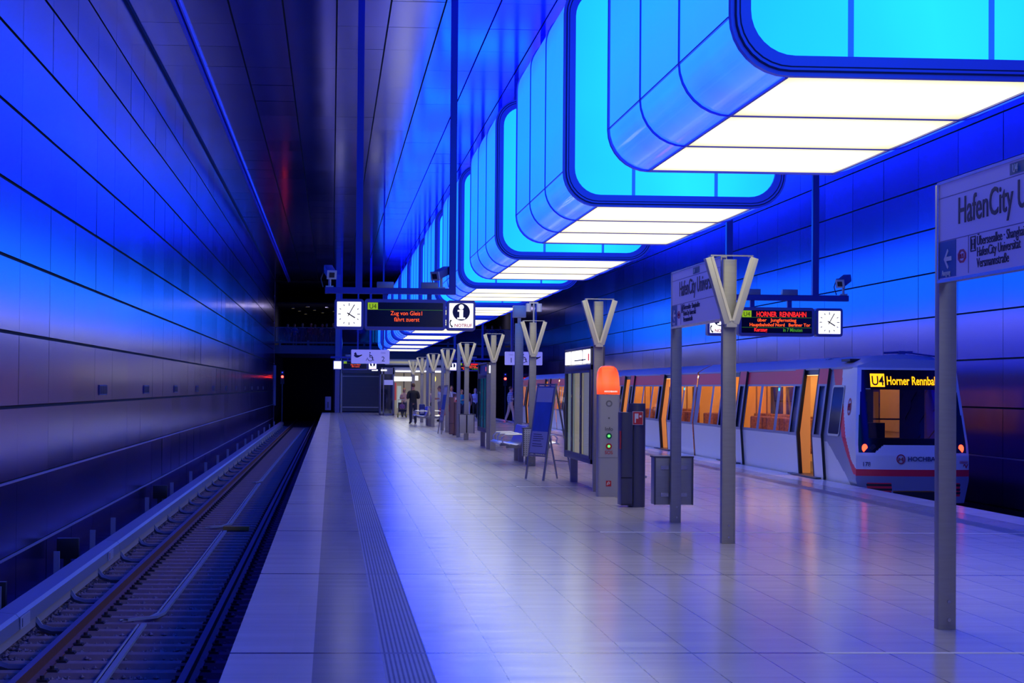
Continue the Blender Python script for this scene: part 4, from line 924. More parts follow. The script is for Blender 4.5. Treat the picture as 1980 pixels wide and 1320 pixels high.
for ci, (ya, yb) in enumerate(cars):
    car = thing('train_car', None, None, (TC, ya, 0))
    car.name = 'train_car'; car.parent = train; car.location = Vector((TC, ya, 0))-train.location
    if ci == 0:
        doors = [(37.0, 38.3), (44.3, 45.6)]; wins = [(39.1, 40.3), (40.55, 41.95), (42.2, 43.55), (46.4, 47.4), (47.65, 49.1)]; start = 36.3
    else:
        doors = [(ya+3.55, ya+4.85), (ya+10.95, ya+12.25)]; wins = [(ya+.3, ya+1.6), (ya+1.8, ya+2.8), (ya+5.7, ya+6.7), (ya+6.95, ya+8.35), (ya+8.6, ya+10.1), (ya+13.0, ya+13.9), (ya+14.1, ya+15.0)]; start = ya
    for s in (-1, 1):
        g = MB(); cuts = sorted(set([start, yb]+[v for d in doors for v in d]+[v for w in wins for v in w]))
        for a, b in zip(cuts[:-1], cuts[1:]):
            c = (a+b)/2; isd = any(d0 < c < d1 for d0, d1 in doors) and s < 0; isw = any(w0 < c < w1 for w0, w1 in wins)
            if s > 0: isw = isw and True
            if isd: side_grid(g, s, a, b, Z, lambda za, zb: 3 if (za+zb)/2 > 2.02 or (za+zb)/2 < .02 else None)
            elif isw: side_grid(g, s, a, b, Z, lambda za, zb: None if .86 < (za+zb)/2 < 1.8 else band(za, zb))
            else: side_grid(g, s, a, b, Z, band)
        g.build('side_wall', [w_white, w_grey, w_red, w_dark], car)
        for w0, w1 in wins:
            g = MB(); side_grid(g, s, w0, w1, [.86, 1.80], lambda a, b: 0, -.012); g.build('side_window', tg, car)
    for d0, d1 in doors:
        leaf(-1, d0-.67, d0, car); leaf(-1, d1, d1+.67, car)
        for y in (d0, d1):
            g = MB()
            for za, zb in zip(Z[1:-1], Z[2:]):
                sg = -.09 if y == d0 else .09
                g.add([(TC-hw(za)-.056, y, za), (TC-hw(zb)-.056, y, zb), (TC-hw(zb)-.056, y-sg, zb), (TC-hw(za)-.056, y-sg, za)], [(0, 1, 2, 3)], 0)
            g.build('door_seal', gum, car)
        g = MB(); g.box(TC-hw(0)-.16, TC-hw(0)+.1, d0-.5, d1+.5, .012, .035); g.build('door_step', steel_dk, car)
        g = MB()      # vestibule partitions, angled wooden-orange
        for y in (d0-.02, d1+.02):
            g = MB(); g.add([(TC-hw(z)+.02, y, z) for z in (.04, .86, 2.0)]+[(TC-.80, y, z) for z in (2.0, .86, .04)], [(0, 1, 4, 5), (1, 2, 3, 4)])
            g.build('partition', warm_p, car)
        g = MB(); g.tube([(TC-.3, d0+.1, .04), (TC-.3, d0+.1, 2.1)], .02, 8); g.tube([(TC-.3, d1-.1, .04), (TC-.3, d1-.1, 2.1)], .02, 8); g.build('grab_pole', pole_m, car)
    # roof
    e = hw(2.14); prof = [(-e-.015, 2.12), (-e-.02, 2.16), (-e+.12, 2.25), (-.55, 2.36), (0, 2.40), (.55, 2.36), (e-.12, 2.25), (e+.02, 2.16), (e+.015, 2.12)]
    g = MB(); y0r = ya+(.45 if ci == 0 else 0); g.strip([(TC+a, b) for a, b in prof], 1, y0r, yb); g.build('roof', w_roof, car)
    # interior
    g = MB(); g.box(TC-.98, TC+.98, start+.05, yb, -.02, .03); g.build('car_floor', mat('car_floor', (.12, .07, .04), .5), car)
    g = MB(); g.box(TC-.84, TC+.84, start+.05, yb, 2.10, 2.13); g.build('car_ceiling', warm, car)
    g = MB(); g.box(TC-.42, TC-.28, start+.3, yb-.3, 2.06, 2.09); g.box(TC+.28, TC+.42, start+.3, yb-.3, 2.06, 2.09); g.build('lamp_strip', warm_light, car)
    g = MB(); g.box(TC+.90, TC+.92, start+.05, yb, .03, .9); g.box(TC+.86, TC+.88, start+.05, yb, 1.8, 2.1)
    cs = [start+.05]+[v for w in wins for v in w]+[yb]
    for a, b in zip(cs[::2], cs[1::2]): g.box(TC+.86, TC+.88, a, b, .9, 1.8)
    g.build('inner_lining', warm, car)
    g = MB(); g.box(TC-.9, TC+.9, yb-.06, yb-.03, .03, 2.1); g.build('end_wall', warm_p, car)
    for w0, w1 in (wins if ci < 3 else []):
        for sx in (-1, 1):
            for dy in (0, 1):
                yy = w0+.1 if dy == 0 else w1-.5; a, b = (TC+sx*.9-(.48 if sx > 0 else 0), TC+sx*.9+(.48 if sx < 0 else 0)); y2 = yy-.04 if dy == 0 else yy+.38
                g = MB(); g.prism([(yy, .40), (yy+.42, .40), (yy+.42, .50), (yy, .50)], 0, a, b); g.prism([(y2, .40), (y2+.08, .40), (y2+.06, 1.12), (y2+.02, 1.12)], 0, a, b); g.build('seat', seat_m, car, bevel=.02, seg=1)
    if ci < 3:
        g = MB()
        for za, zb in zip(Z[:-1], Z[1:]):
            for s in (-1, 1): g.add([(TC+s*(hw(za)-.02), yb, za), (TC+s*(hw(za)-.02), yb+.2, za), (TC+s*(hw(zb)-.02), yb+.2, zb), (TC+s*(hw(zb)-.02), yb, zb)], [(0, 1, 2, 3)])
        g.build('gangway_bellows', mat('bellows', (.10, .07, .11), .7), car)
    g = MB(); g.box(TC-.75, TC+.75, start+1, yb-1, -.90, -.2); g.build('underframe', w_dark, car)
    g = MB(); wy = (ya+2.5, ya+4.3) if ci else (37., 38.8)
    for y in wy:
        for s in (-1, 1): g.tube([(TC+s*.70, y, -.55), (TC+s*.80, y, -.55)], .37, 20)
    g.build('wheels', w_dark, car)
    if ci == 0: car0 = car
    # little things on the window line
    g = MB(); yy = wins[1][0]-.12; g.box(TC-hw(1.8)-.02, TC-hw(1.8), yy-.03, yy+.03, 1.70, 1.76); g.build('status_lamp', mat('cyan_lamp', (0, .2, .3), .4, emit=(.05, .8, 1), es=1.5), car)

# cab side and front
def yfront(x, z):
    u = abs(x)/1.08
    y = 33.93+.16*u**3
    if z > .55: y += .26*(z-.55)
    return y
def hwf(z):  # half width of the front face
    if z < .1: return 1.04-.10*((.1-z)/.4)
    return 1.04 - .115*max(0, z-.75)/1.3
def rm(c): return c
zz = [-.30+.02*i for i in range(123)]   # up to 2.14
def cab_mat(y, z):
    def xat(pts):
        for (y0, z0), (y1, z1) in zip(pts[:-1], pts[1:]):
            if z1 <= z <= z0: return y0+(y1-y0)*(z0-z)/(z0-z1)
        return None
    A = xat([(36.25, 2.2), (36.0, 1.9), (35.62, 1.55), (35.22, 1.10), (34.75, .55), (34.3, .22), (33.9, .15)])
    B = xat([(35.55, 2.2), (35.42, 1.8), (35.1, 1.35), (34.72, .80), (34.42, .45), (34.15, .33), (33.9, .31)])
    if z < .15: 
        pass
    if A is not None and B is not None:
        if B <= y <= A: return 2
        if y < B: return 0
    if A is not None and B is None and y <= A: return 2
    if A is None and z > .31: return 0
    # lower white triangle
    if z < .75 and (y-34.35)/(36.1-34.35) > (z+.1)/.85: return 0
    return 1
for s in (-1, 1):
    g = MB(); NY = 60
    for i in range(len(zz)-1):
        for j in range(NY):
            q = []
            for (zi, jj) in ((i, j), (i, j+1), (i+1, j+1), (i+1, j)):
                z = zz[zi]; yf = yfront(hwf(z), z); t_ = jj/NY; y = yf+(36.32-yf)*t_
                bl = min(1, (y-yf)/(.9)); bl = bl*bl*(3-2*bl); x = hwf(z)*(1-bl)+hw(z)*bl; q.append((TC+s*x, y, z))
            yc = sum(p[1] for p in q)/4; zc = sum(p[2] for p in q)/4
            g.add(q, [(0, 1, 2, 3)], cab_mat(yc, zc))
    g.build('cab_side', [w_white, w_grey, w_red], car0, angle=1.2)
    X = TC+s*(hw(1.3)+.012)
    g = MB(); P = [(y, z) for y, z in rr(35.17, 36.02, .86, 1.82, .09, 4)]; P2 = rr(35.21, 35.98, .90, 1.78, .06, 4)
    fx = lambda z: TC+s*(hw(z)+.008)
    def ringx(po, pi_, o):
        n = len(po); vs = [(fx(z)+s*o, y, z) for y, z in po]+[(fx(z)+s*o, y, z) for y, z in pi_]; return vs, [(i, (i+1) % n, (i+1) % n+n, i+n) for i in range(n)]
    g.add(*ringx(P, P2, .008)); g.build('cab_window_frame', steel_wh, car0)
    g = MB(); g.add([(fx(z)+s*.002, y, z) for y, z in P2], [tuple(range(len(P2)))]); g.build('cab_window', w_blkglass, car0)
def mask_poly_low(x):   # lower edge of the black mask
    u = abs(x)
    if u > .72: return .60
    if u > .56: return .60+(.72-u)/.16*.13
    return .73
def front_mat(x, z):
    h = hwf(z)
    if z > 2.09: return 0 if z > 2.12 else 0
    if z > mask_poly_low(x) and abs(x) < h-.045-.03*max(0, z-1): return 3
    if .18 <= z <= .29: return 2
    if z > .29: return 0
    if z < .06 and z > -.17 and .42 < abs(x) < .86: return 4 if int((z+1)*28) % 2 == 0 else 2
    return 1
g = MB(); NXF = 130
for i in range(len(zz)-1):
    for j in range(NXF):
        q = []
        for (zi, jj) in ((i, j), (i, j+1), (i+1, j+1), (i+1, j)):
            z = zz[zi]; h = hwf(z); x = -h+2*h*jj/NXF; q.append((TC+x, yfront(x, z), z))
        xc = sum(p[0] for p in q)/4-TC; zc = sum(p[2] for p in q)/4
        if abs(xc) < .80 and .86 < zc < 1.74: continue
        if zc < -.08 and abs(xc) < .40: continue
        g.add(q, [(0, 1, 2, 3)], front_mat(xc, zc))
g.build('front_mask', [w_white, w_grey, w_red, w_blkglass, w_dark], car0, angle=1.2)
g = MB()
for j in range(12):
    x0 = -.80+1.6*j/12; x1 = -.80+1.6*(j+1)/12
    g.add([(TC+x0, yfront(x0, .86), .86), (TC+x1, yfront(x1, .86), .86), (TC+x1, yfront(x1, 1.74), 1.74), (TC+x0, yfront(x0, 1.74), 1.74)], [(0, 1, 2, 3)])
g.build('windscreen', glass('windscreen_glass', (.34, .32, .42), .10, .02), car0)
# cowl joining front top to the roof
g = MB(); prof = [(a, b) for a, b in [(-e-.015, 2.12), (-e-.02, 2.16), (-e+.12, 2.25), (-.55, 2.36), (0, 2.40), (.55, 2.36), (e-.12, 2.25), (e+.02, 2.16), (e+.015, 2.12)]]
n = len(prof); zt = zz[-1]; h = hwf(zt)
low = [(TC+a/(e+.02)*h, yfront(a/(e+.02)*h, zt), zt) for a, b in prof]
mid = [(TC+a*.99, 34.42+.06*abs(a), zt+(b-2.12)*.55+.01) for a, b in prof]; hi = [(TC+a, 34.75, b) for a, b in prof]
for A, B in ((low, mid), (mid, hi)):
    g.add(A+B, [(i, i+1, i+1+n, i+n) for i in range(n-1)])
g.build('front_cowl', w_roof, car0, angle=1.3)
# cab interior
g = MB(); yb_ = 36.25
g.box(TC-.9, TC-.80, yb_, yb_+.03, .03, 2.1); g.box(TC-.28, TC-.10, yb_, yb_+.03, .03, 2.1); g.box(TC+.42, TC+.9, yb_, yb_+.03, .03, 2.1); g.box(TC-.9, TC+.9, yb_, yb_+.03, 1.78, 2.1); g.box(TC-.8, TC+.5, yb_, yb_+.03, .03, .82); g.box(TC-.8, TC+.5, yb_, yb_+.03, 1.16, 1.19)
g.build('cab_partition', w_dark, car0)
g = MB(); g.box(TC-.62, TC-.18, 35.2, 35.45, .6, 1.12); g.box(TC-.75, TC+.75, 34.5, 34.9, .5, .84); g.build('cab_console', w_dark, car0)
g = MB(); g.box(TC-.55, TC-.42, yb_+.4, yb_+.45, .9, 1.75); g.box(TC+.0, TC+.12, yb_+.4, yb_+.45, .9, 1.7); g.box(TC-.22-.15, TC-.22, yb_+.4, yb_+.45, 1.4, 1.6); g.build('cab_glow_panel', warm_p, car0)  # dim orange panels added for the lit saloon seen through the windscreen
g = MB()
for s in (-1, 1): g.box(TC+s*.90-.06, TC+s*.90+.06, 34.08, 34.10, .60, .75)
# lamps
for s in (-1, 1):
    x = s*.885
    q = MB(); o0 = yfront(x, .68); q.prism([(TC+x+.05*math.cos(a*PI/8), .68+.075*math.sin(a*PI/8)) for a in range(16)], 1, o0-.012, o0+.01); q.build('tail_lamp', tail_glow, car0)
    q = MB(); x2 = s*.74; o0 = yfront(x2, .69); q.prism([(TC+x2+.05*math.cos(a*PI/8), .69+.06*math.sin(a*PI/8)) for a in range(16)], 1, o0-.008, o0+.01); q.build('head_lamp', mat('lamp_glass_dark', (.03, .03, .06), .1, coat=.5), car0)
A, B = (1, 0, 0), (0, 0, 1); sl_ = Vector((0, .25, 1)).normalized()
def yf(x, z): return yfront(x, z)-.012
q = MB(); P = [(-.715, 1.79), (-.46, 1.79), (-.46, 2.03), (-.715, 2.03)]
q.add([(TC+x, yf(x, z)-.006, z) for x, z in P], [(0, 1, 2, 3)]); q.build('route_field', led_amber, car0)
text('U4', .25, (TC-.588, yf(-.588, 1.82)-.022, 1.82), A, sl_, mat('amber_off', (.05, .02, 0), .5), car0, align='CENTER', sx=.78, bold=.003)
text('Horner Rennbahn', .225, (TC-.43, yf(-.2, 1.83)-.008, 1.83), A, sl_, led_amber, car0, sx=.62, bold=.003)
q = MB(); q.box(TC-.80, TC-.72, yf(.8, 1.75)-.02, yf(.8, 1.75)+.02, 1.745, 1.76); q.build('small_label', steel_wh, car0)
pr_dark = mat('train_print', (.05, .04, .12), .5); pr_red = mat('train_print_red', (.45, .03, .06), .5)
text('178-1', .115, (TC-.95, yf(-.85, .36), .355), A, B, pr_dark, car0, sx=.95)
text('HOCHBAHN', .115, (TC-.14, yf(0, .45)-.006, .455), A, B, pr_dark, car0, sx=1.05, bold=.002)
q = MB(); c = (TC-.26, .49); y = yf(-.26, .5)
q.ring([(c[0]+.082*math.cos(a*PI/12), c[1]+.088*math.sin(a*PI/12)) for a in range(24)], [(c[0]+.062*math.cos(a*PI/12), c[1]+.068*math.sin(a*PI/12)) for a in range(24)], 1, y-.006, y)
q.tube([(c[0]-.04, y-.004, c[1]-.04), (c[0]-.03, y-.004, c[1]+.02), (c[0], y-.004, c[1]-.01), (c[0]+.03, y-.004, c[1]+.03), (c[0]+.035, y-.004, c[1]-.04)], .012, 6); q.build('round_emblem', pr_red, car0)
text('HVV', .10, (TC+.80, yf(.95, .33)-.01, .33), (1, .12, 0), B, pr_red, car0, sx=1.1, bold=.003)
q = MB()
for k in range(3): q.box(TC+.78, TC+1.0, yf(.95, .43)-.02, yf(.95, .43)-.012, .415+.018*k, .423+.018*k)
q.build('emblem_stripes', pr_red, car0)
q = MB(); yy = 34.72; zc = 1.42; x = TC-hw(zc)-.0
xs_ = lambda y, z: TC-(hwf(z)*(1-min(1, (y-yfront(hwf(z), z))/.9)**2*(3-2*min(1, (y-yfront(hwf(z), z))/.9)))+hw(z)*(min(1, (y-yfront(hwf(z), z))/.9)**2*(3-2*min(1, (y-yfront(hwf(z), z))/.9))))-.006
n = 24; vs = [(xs_(yy+r*math.cos(2*PI*k/n), zc+1.35*r*math.sin(2*PI*k/n)), yy+r*math.cos(2*PI*k/n), zc+1.35*r*math.sin(2*PI*k/n)) for r in (.12, .09) for k in range(n)]
q.add(vs, [(k, (k+1) % n, (k+1) % n+n, k+n) for k in range(n)]); q.tube([(xs_(yy+a, zc+b)-.003, yy+a, zc+b) for a, b in ((.05, -.07), (.05, .05), (0, 0), (-.045, .06), (-.05, -.07))], .012, 6); q.build('round_emblem', pr_red, car0)
q = MB(); q.tube([(TC-.3, 34.9, 2.42), (TC+.25, 34.9, 2.44)], .022, 6); q.tube([(TC+.05, 34.9, 2.44), (TC+.62, 34.7, 2.36)], .016, 6); q.box(TC-.02, TC+.1, 34.85, 34.97, 2.36, 2.46); q.build('roof_aerial', bluesteel, car0)
q = MB(); q.box(TC-.86, TC-.62, 35.15, 35.75, 2.265, 2.31); q.build('roof_vent', w_dark, car0)
text('57', .30, (TC-.70, 37.6, 2.325), (.1, -1, 0), (1, 0, .22), pr_dark, car0, sx=1.0)
q = MB(); q.box(TC-.40, TC+.40, 33.95, 34.3, -.26, -.10); q.tube([(TC, 33.8, -.4), (TC, 34.5, -.4)], .09, 12); q.build('coupler', w_dark, car0)

# ------------------------------------------------------------------ people
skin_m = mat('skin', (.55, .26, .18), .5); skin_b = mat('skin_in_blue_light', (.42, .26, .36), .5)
def seg_d(p, a, b):
    ab = b-a; t = max(0, min(1, (p-a).dot(ab)/ab.length_squared)); return (p-(a+ab*t)).length
def person(x, y, z, label, H_=1.78, face=0., pose='stand', top=(.1, .1, .15), bot=(.05, .05, .08), shoe=(.03, .03, .03), hair=(.08, .05, .03), longhair=False, sleeves=True, skirt=False, sk=None, tops=None, group=None, fem=False, child=False):
    S = H_/1.78; t = thing('person', label, 'person', (x, y, z), group, face); sk = sk or skin_m
    V = Vector; wS = .17 if fem else .195
    # facing -y; joints
    lg = {'stand': ((.03, .05), (-.02, -.02)), 'walk': ((-.02, -.20), (.04, .20)), 'sit': ((0, 0), (0, 0)), 'hold': ((.02, 0), (-.01, .03))}[pose]
    J = {'pelvis': V((0, 0, .95)), 'waist': V((0, -.01, 1.08)), 'chest': V((0, .0, 1.30)), 'neck': V((0, -.01, 1.47)), 'head0': V((0, -.02, 1.55)), 'head1': V((0, -.02, 1.68))}
    bones = [('pelvis', 'waist', 'torso'), ('waist', 'chest', 'torso'), ('chest', 'neck', 'neckb'), ('neck', 'head0', 'neckb'), ('head0', 'head1', 'head')]
    rad = {'pelvis': (.155, .115), 'waist': (.14 if not fem else .115, .10), 'chest': (.165 if not fem else .14, .115), 'neck': (.058, .058), 'head0': (.07, .08), 'head1': (.075, .09)}
    for s, n in ((-1, 'l'), (1, 'r')):
        i = 0 if s < 0 else 1
        kn, an = lg[i]
        J['hip'+n] = V((s*.09, 0, .90)); J['knee'+n] = V((s*.10, -.03+kn+(an*.35), .50)); J['ank'+n] = V((s*.11, an+.03, .09)); J['toe'+n] = V((s*.13, an-.13, .035))
        J['sh'+n] = V((s*wS, .01, 1.40))
        if pose == 'hold' or (pose == 'walk' and s < 0): J['el'+n] = V((s*(wS+.06), .03, 1.14)); J['wr'+n] = V((s*.12, -.24, 1.17)); hd = V((-s*.3, -.9, .15))
        elif pose == 'sit': J['el'+n] = V((s*(wS+.05), .0, 1.14)); J['wr'+n] = V((s*.15, -.22, 1.02)); hd = V((-s*.1, -1, -.1))
        else: J['el'+n] = V((s*(wS+.07), .04, 1.13)); J['wr'+n] = V((s*(wS+.06), -.02, .90)); hd = V((0, -.12, -1))
        J['hd'+n] = J['wr'+n]+hd.normalized()*.07
        bones += [('pelvis', 'hip'+n, 'leg'), ('hip'+n, 'knee'+n, 'leg'), ('knee'+n, 'ank'+n, 'leg'), ('ank'+n, 'toe'+n, 'foot'), ('chest', 'sh'+n, 'torso'), ('sh'+n, 'el'+n, 'uarm'), ('el'+n, 'wr'+n, 'farm'), ('wr'+n, 'hd'+n, 'hand')]
        rad.update({'hip'+n: (.095, .10), 'knee'+n: (.062, .062), 'ank'+n: (.042, .048), 'toe'+n: (.042, .03), 'sh'+n: (.062, .062), 'el'+n: (.043, .043), 'wr'+n: (.029, .026), 'hd'+n: (.038, .022)})
    if pose == 'sit':
        for s, n in ((-1, 'l'), (1, 'r')):
            J['hip'+n] = V((s*.09, -.05, .93)); J['knee'+n] = V((s*.1, -.46, .92)); J['ank'+n] = V((s*.1, -.48, .50)); J['toe'+n] = V((s*.11, -.62, .46))
    names = list(J); idx = {n: i for i, n in enumerate(names)}
    me = bpy.data.meshes.new('b'); me.from_pydata([J[n] for n in names], [(idx[a], idx[b]) for a, b, _ in bones], [])
    ob = bpy.data.objects.new('b', me); COL.objects.link(ob); md = ob.modifiers.new('s', 'SKIN'); md.use_smooth_shade = True
    for n in names: sv = me.skin_vertices[0].data[idx[n]]; sv.radius = rad[n]; sv.use_root = (n == 'pelvis')
    ob.modifiers.new('u', 'SUBSURF').levels = 1
    bpy.context.view_layer.update(); dg = bpy.context.evaluated_depsgraph_get(); bm_ = bpy.data.meshes.new_from_object(ob.evaluated_get(dg)); bpy.data.objects.remove(ob)
    vs = [V(v.co) for v in bm_.vertices]; fs = [tuple(p.vertices) for p in bm_.polygons]
    def cls(c):
        return min(bones, key=lambda b: seg_d(c, J[b[0]], J[b[1]])/((rad[b[0]][0]+rad[b[1]][0])/2))[2]
    fc = [cls(sum((vs[i] for i in f), V())/len(f)) for f in fs]
    body = MB(); body.v = [tuple(v*S) for v in vs]; body.f = list(fs); body.mi = [0]*len(fs)
    # head detail and fingers live in the same mesh
    hc = J['head1']+V((0, -.005, -.015))
    body.sphere(tuple(hc*S), .098*S, 16, 12, sc=(.80, .98, 1.20)); body.sphere(tuple((hc+V((0, -.098, -.02)))*S), .016*S, 8, 6, sc=(.8, 1, 1.5)); body.sphere(tuple((hc+V((0, -.03, -.085)))*S), .05*S, 10, 8, sc=(.9, 1.1, .7))
    for s in (-1, 1): body.sphere(tuple((hc+V((s*.080, .005, -.01)))*S), .022*S, 8, 6, sc=(.4, .7, 1.2))
    for s, n in ((-1, 'l'), (1, 'r')):
        w, h = J['wr'+n], J['hd'+n]; d = (h-w).normalized(); side = d.cross(V((1, 0, 0))); side = side.normalized() if side.length > .1 else V((0, 0, 1)); crv = V((-s*1, 0, 0)); crv = (crv-d*crv.dot(d)).normalized()
        for k, l in enumerate((.062, .072, .068, .052)):
            b0 = h+side*(k-1.5)*.017-d*.015; body.tube([b0*S, (b0+d*l*.5+crv*.006)*S, (b0+d*l+crv*.022)*S], [.0095*S, .0085*S, .006*S], 6)
        b0 = w+d*.03+side*.02; body.tube([b0*S, (b0+side*.02+d*.02)*S, (b0+side*.026+d*.055+crv*.012)*S], [.012*S, .010*S, .007*S], 6)
    bo = body.build('body', [sk], t, world=False, angle=1.4)
    def cloth(name, classes, off, m_, zmin=-9, zmax=9):
        g = MB(); nn = [V() for _ in vs]
        for f in fs:
            nr = (vs[f[1]]-vs[f[0]]).cross(vs[f[2]]-vs[f[0]])
            for i in f: nn[i] += nr
        mp = {}
        for f, c in zip(fs, fc):
            cz = sum(vs[i].z for i in f)/len(f)
            if c in classes and zmin < cz < zmax:
                ids = []
                for i in f:
                    if i not in mp: mp[i] = len(g.v); g.v.append(tuple((vs[i]+nn[i].normalized()*off)*S))
                    ids.append(mp[i])
                g.f.append(tuple(ids)); g.mi.append(0)
        if g.f: g.build(name, m_, t, world=False, angle=1.4)
    def cm(n, c): return mat('%s_%02d%02d%02d' % (n, c[0]*99, c[1]*99, c[2]*99), c, .8, noise=.15)
    cloth('trousers' if not skirt else 'skirt', ('leg',), .014, cm('cloth', bot), .07)
    cloth('shirt' if not sleeves else 'jacket', ('torso', 'uarm', 'neckb')+(('farm',) if sleeves else ()), .022, tops or cm('cloth', top), .90, 1.475)
    cloth('shoes', ('foot',), .012, cm('leather', shoe), -1, .14 if pose != 'sit' else 9)
    g = MB(); c = hc+V((0, .018, .03)); g.sphere(tuple(c*S), .104*S, 16, 12, sc=(.86, .92, 1.0))
    # carve the face side out of the hair cap
    keep = [i for i, f in enumerate(g.f) if sum(g.v[k][1] for k in f)/len(f) > (hc.y-.055)*S or sum(g.v[k][2] for k in f)/len(f) > (hc.z+.075)*S]
    g.f = [g.f[i] for i in keep]; g.mi = [0]*len(g.f)
    if longhair: g.tube([(hc+V((0, .06, .03)))*S, (hc+V((0, .085, -.08)))*S, (hc+V((0, .07, -.2)))*S], [.07*S, .085*S, .05*S], 12)
    g.build('hair', cm('hair', hair), t, world=False, angle=1.4)
    e = MB()
    for s in (-1, 1): e.sphere(tuple((hc+V((s*.032, -.088, .012)))*S), .009*S, 6, 5)
    e.build('eyes', ink, t, world=False)
    e = MB(); e.sphere(tuple((hc+V((0, -.088, -.055)))*S), .018*S, 8, 5, sc=(1.2, .5, .35)); e.build('mouth', mat('lips', (.4, .08, .08), .5), t, world=False)
    return t
def plaid():
    m = bpy.data.materials.new('plaid_shirt'); m.use_nodes = True; nt = m.node_tree; b = nt.nodes['Principled BSDF']; x = NX(nt)
    tc = nt.nodes.new('ShaderNodeTexCoord'); sp = nt.nodes.new('ShaderNodeSeparateXYZ'); nt.links.new(tc.outputs['Object'], sp.inputs[0])
    a = x.line(sp.outputs[2], .09, 0, .04); c = x.line(x.m('ADD', sp.outputs[0], sp.outputs[1]), .09, 0, .04)
    nt.links.new(x.mix(x.m('MULTIPLY', x.m('ADD', a, c), .5), (.38, .45, .75), (.03, .05, .22)), b.inputs['Base Color']); b.inputs['Roughness'].default_value = .8; return m
person(3.82, 90.1, 0, 'officer in dark uniform seen from behind, standing on the platform', 1.90, PI+.15, 'hold', (.015, .018, .03), (.02, .025, .06), hair=(.10, .05, .035))

person(9.0, 96.3, 0, 'man in blue checked shirt and beige trousers walking beside the train', 1.80, PI/2+.2, 'walk', (.3, .4, .8), (.46, .38, .40), (.3, .25, .25), (.10, .05, .04), tops=plaid(), sk=skin_b)
person(4.17, 110.5, 0, 'woman with reddish hair in light top standing behind a pushchair', 1.66, .2, 'hold', (.65, .4, .32), (.1, .1, .12), hair=(.55, .22, .08), longhair=True, sleeves=False, fem=True)
person(5.15, 98.5, 0, 'person in pink top and dark skirt half hidden by a steel post', 1.70, PI/2, 'hold', (.55, .38, .45), (.04, .04, .06), hair=(.25, .13, .05), sleeves=False, fem=True)
person(5.44, 96.5, 0, 'person in white T-shirt with dark shoulder strap and grey trousers', 1.80, -PI/2, 'hold', (.70, .68, .70), (.20, .18, .35), hair=(.2, .12, .08), sleeves=False)
person(6.22, 99.5, 0, 'person in pale top with face above the far fire cabinet', 1.80, 0., 'stand', (.55, .55, .65), (.05, .05, .09), hair=(.12, .07, .05))
person(6.85, 101., 0, 'person in turquoise top between two lamp posts', 1.62, .5, 'hold', (.03, .30, .45), (.05, .05, .1), hair=(.15, .07, .04), fem=True)
person(7.3, 103., 0, 'brown-haired person in white trousers behind a lamp post', 1.74, -.4, 'stand', (.22, .12, .18), (.6, .6, .72), hair=(.18, .1, .07), fem=True)
person(7.95, 106., 0, 'blonde woman in pale blue top and wide dark trousers', 1.68, .2, 'hold', (.45, .48, .85), (.012, .012, .03), hair=(.45, .28, .2), sleeves=False, longhair=True, fem=True, sk=skin_b)
person(8.35, 104., 0, 'man in dark T-shirt and dark trousers holding something white', 1.82, -.3, 'hold', (.015, .015, .05), (.012, .012, .03), (.5, .5, .6), (.05, .03, .03), sleeves=False, sk=skin_b)
# pushchair with child
t = thing('pushchair', 'dark pushchair with yellow parts in front of the reddish-haired woman', 'pushchair', (4.0, 109., 0))
m = MB(); m.prism([(108.6, .35), (109.1, .30), (109.3, .75), (109.15, .85), (108.95, .5), (108.6, .45)], 0, 3.78, 4.22); m.build('seat_shell', mat('pushchair_cloth', (.02, .02, .05), .8), t)
m = MB()
for s in (-.22, .22): m.tube([(4+s, 108.55, .12), (4+s, 109.0, .45), (4+s, 109.5, 1.0)], .015, 6); m.tube([(4+s, 109.45, .12), (4+s, 109.0, .45)], .015, 6)
m.tube([(3.78, 109.5, 1.0), (4.22, 109.5, 1.0)], .018, 6); m.build('chair_frame', steel, t)
for s in (-.24, .24):
    for y in (108.55, 109.45): m = MB(); m.tube([(4+s-.02, y, .12), (4+s+.02, y, .12)], .12, 14); m.build('wheel', mat('yellow_wheel', (.45, .40, .05), .5), t)
person(4.0, 108.95, -.08, 'blond child in colourful clothes sitting in the dark pushchair', 1.0, 0, 'sit', (.35, .15, .3), (.05, .06, .09), (.4, .35, .05), (.55, .4, .15), child=True)
t = thing('shoulder_bag', 'red bag standing on the far bench beside the lamp post', 'bag', (5.0, 85.0, .47))
MB().box(4.78, 5.05, 84.9, 85.15, .47, .78).build('bag_body', mat('bag_red', (.6, .03, .04), .6), t, bevel=.04); MB().tube([(4.82, 85, .78), (4.86, 85, .92), (4.97, 85, .92), (5.0, 85, .78)], .012, 6).build('handle', red_p, t)
t = thing('luggage_bag', 'dark blue and white rucksack resting on the far bench', 'bag', (4.0, 85, .47))
MB().box(3.88, 4.14, 85.0, 85.25, .47, .98).build('bag_body', mat('bag_blue', (.03, .05, .25), .6), t, bevel=.07); MB().box(3.92, 4.10, 84.96, 85.0, .55, .75).build('front_pocket', mat('bag_white', (.5, .5, .65), .6), t, bevel=.02)
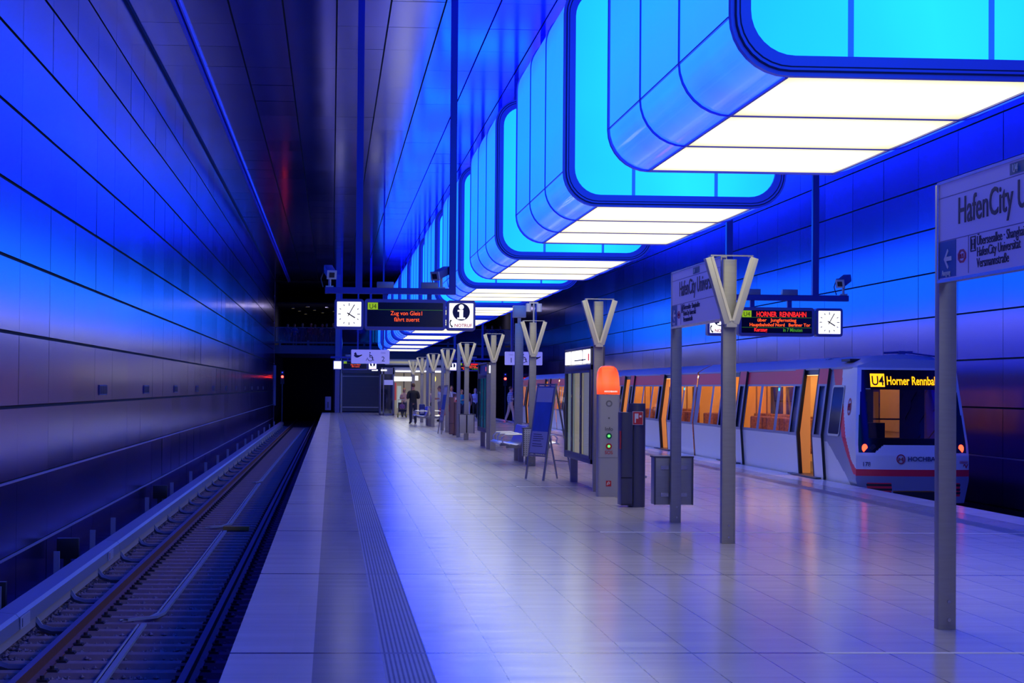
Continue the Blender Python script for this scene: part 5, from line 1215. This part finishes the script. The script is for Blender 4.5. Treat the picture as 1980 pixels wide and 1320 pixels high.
spots = [(-3.2, 'person in dark clothes at the far left of the dark bridge railing', (.03, .03, .06)), (-2.72, 'person in bright blue T-shirt leaning at the dark bridge railing', (.03, .16, .50)), (-2.15, 'person in navy top on the bridge between blue and red shirts', (.03, .04, .12)),
         (-1.55, 'person in red checked shirt on the dark bridge', (.35, .03, .08)), (-1.25, 'person in orange-red top just right of the red checked shirt', (.30, .05, .03)), (-.72, 'pale-haired person in grey-blue shirt on the dark bridge', (.14, .18, .34)), (-.42, 'tall dark-clothed person beside the grey-blue shirt on the bridge', (.04, .04, .07)), (.06, 'person in brown top just left of the clock on the bridge', (.18, .11, .07))]
for i, (x, lab, c) in enumerate(spots):
    person(x, 137.5+.75*(i % 2), 4.5, lab, 1.68+.03*(i*5 % 4), R.uniform(-.3, .3), 'hold' if i % 2 else 'stand', c, (.04, .05, .12) if i != 1 else (.06, .12, .3), hair=(.15, .1, .08) if i != 5 else (.5, .45, .4), sleeves=bool(i % 3), fem=bool(i % 2))
for i, (x, lab, c) in enumerate([(11.0, 'red-shirted person on the bridge above the right tunnel mouth', (.35, .03, .05)), (11.5, 'blue-clothed person on the bridge above the right tunnel mouth', (.04, .06, .2)), (12.1, 'dark-clothed person at the far right end of the bridge', (.05, .04, .06))]):
    person(x, 137.6, 4.5, lab, 1.7, 0, 'stand', c, (.04, .04, .08), fem=bool(i % 2))

# ------------------------------------------------------------------ light
def area(name, loc, size, energy, col, rot=(0, 0, 0)):
    l = bpy.data.lights.new(name, 'AREA'); l.shape = 'RECTANGLE'; l.size, l.size_y = size; l.energy = energy; l.color = col
    o = bpy.data.objects.new(name, l); COL.objects.link(o); o.location = loc; o.rotation_euler = rot; return o
w = bpy.data.worlds.new('world'); bpy.context.scene.world = w; w.use_nodes = True
w.node_tree.nodes['Background'].inputs[0].default_value = (.06, .06, .8, 1); w.node_tree.nodes['Background'].inputs[1].default_value = .3
sc = bpy.context.scene
sc.view_settings.view_transform = 'Standard'; sc.view_settings.look = 'None'; sc.view_settings.exposure = 0; sc.view_settings.gamma = 1
sc.cycles.use_denoising = True; sc.cycles.max_bounces = 7; sc.cycles.diffuse_bounces = 3; sc.cycles.glossy_bounces = 4; sc.cycles.transparent_max_bounces = 12
sc.cycles.sample_clamp_indirect = 6; sc.cycles.caustics_reflective = True; sc.cycles.blur_glossy = .5
for i, (x, y) in enumerate(((-1.0, 143.), (-.6, 140.5), (11.2, 141.))):  # fill lights added so the people on the bridge show up
    area('bridge_fill', (x, y, 7.65), (1.2, 1.2), 60, (.75, .65, 1.))
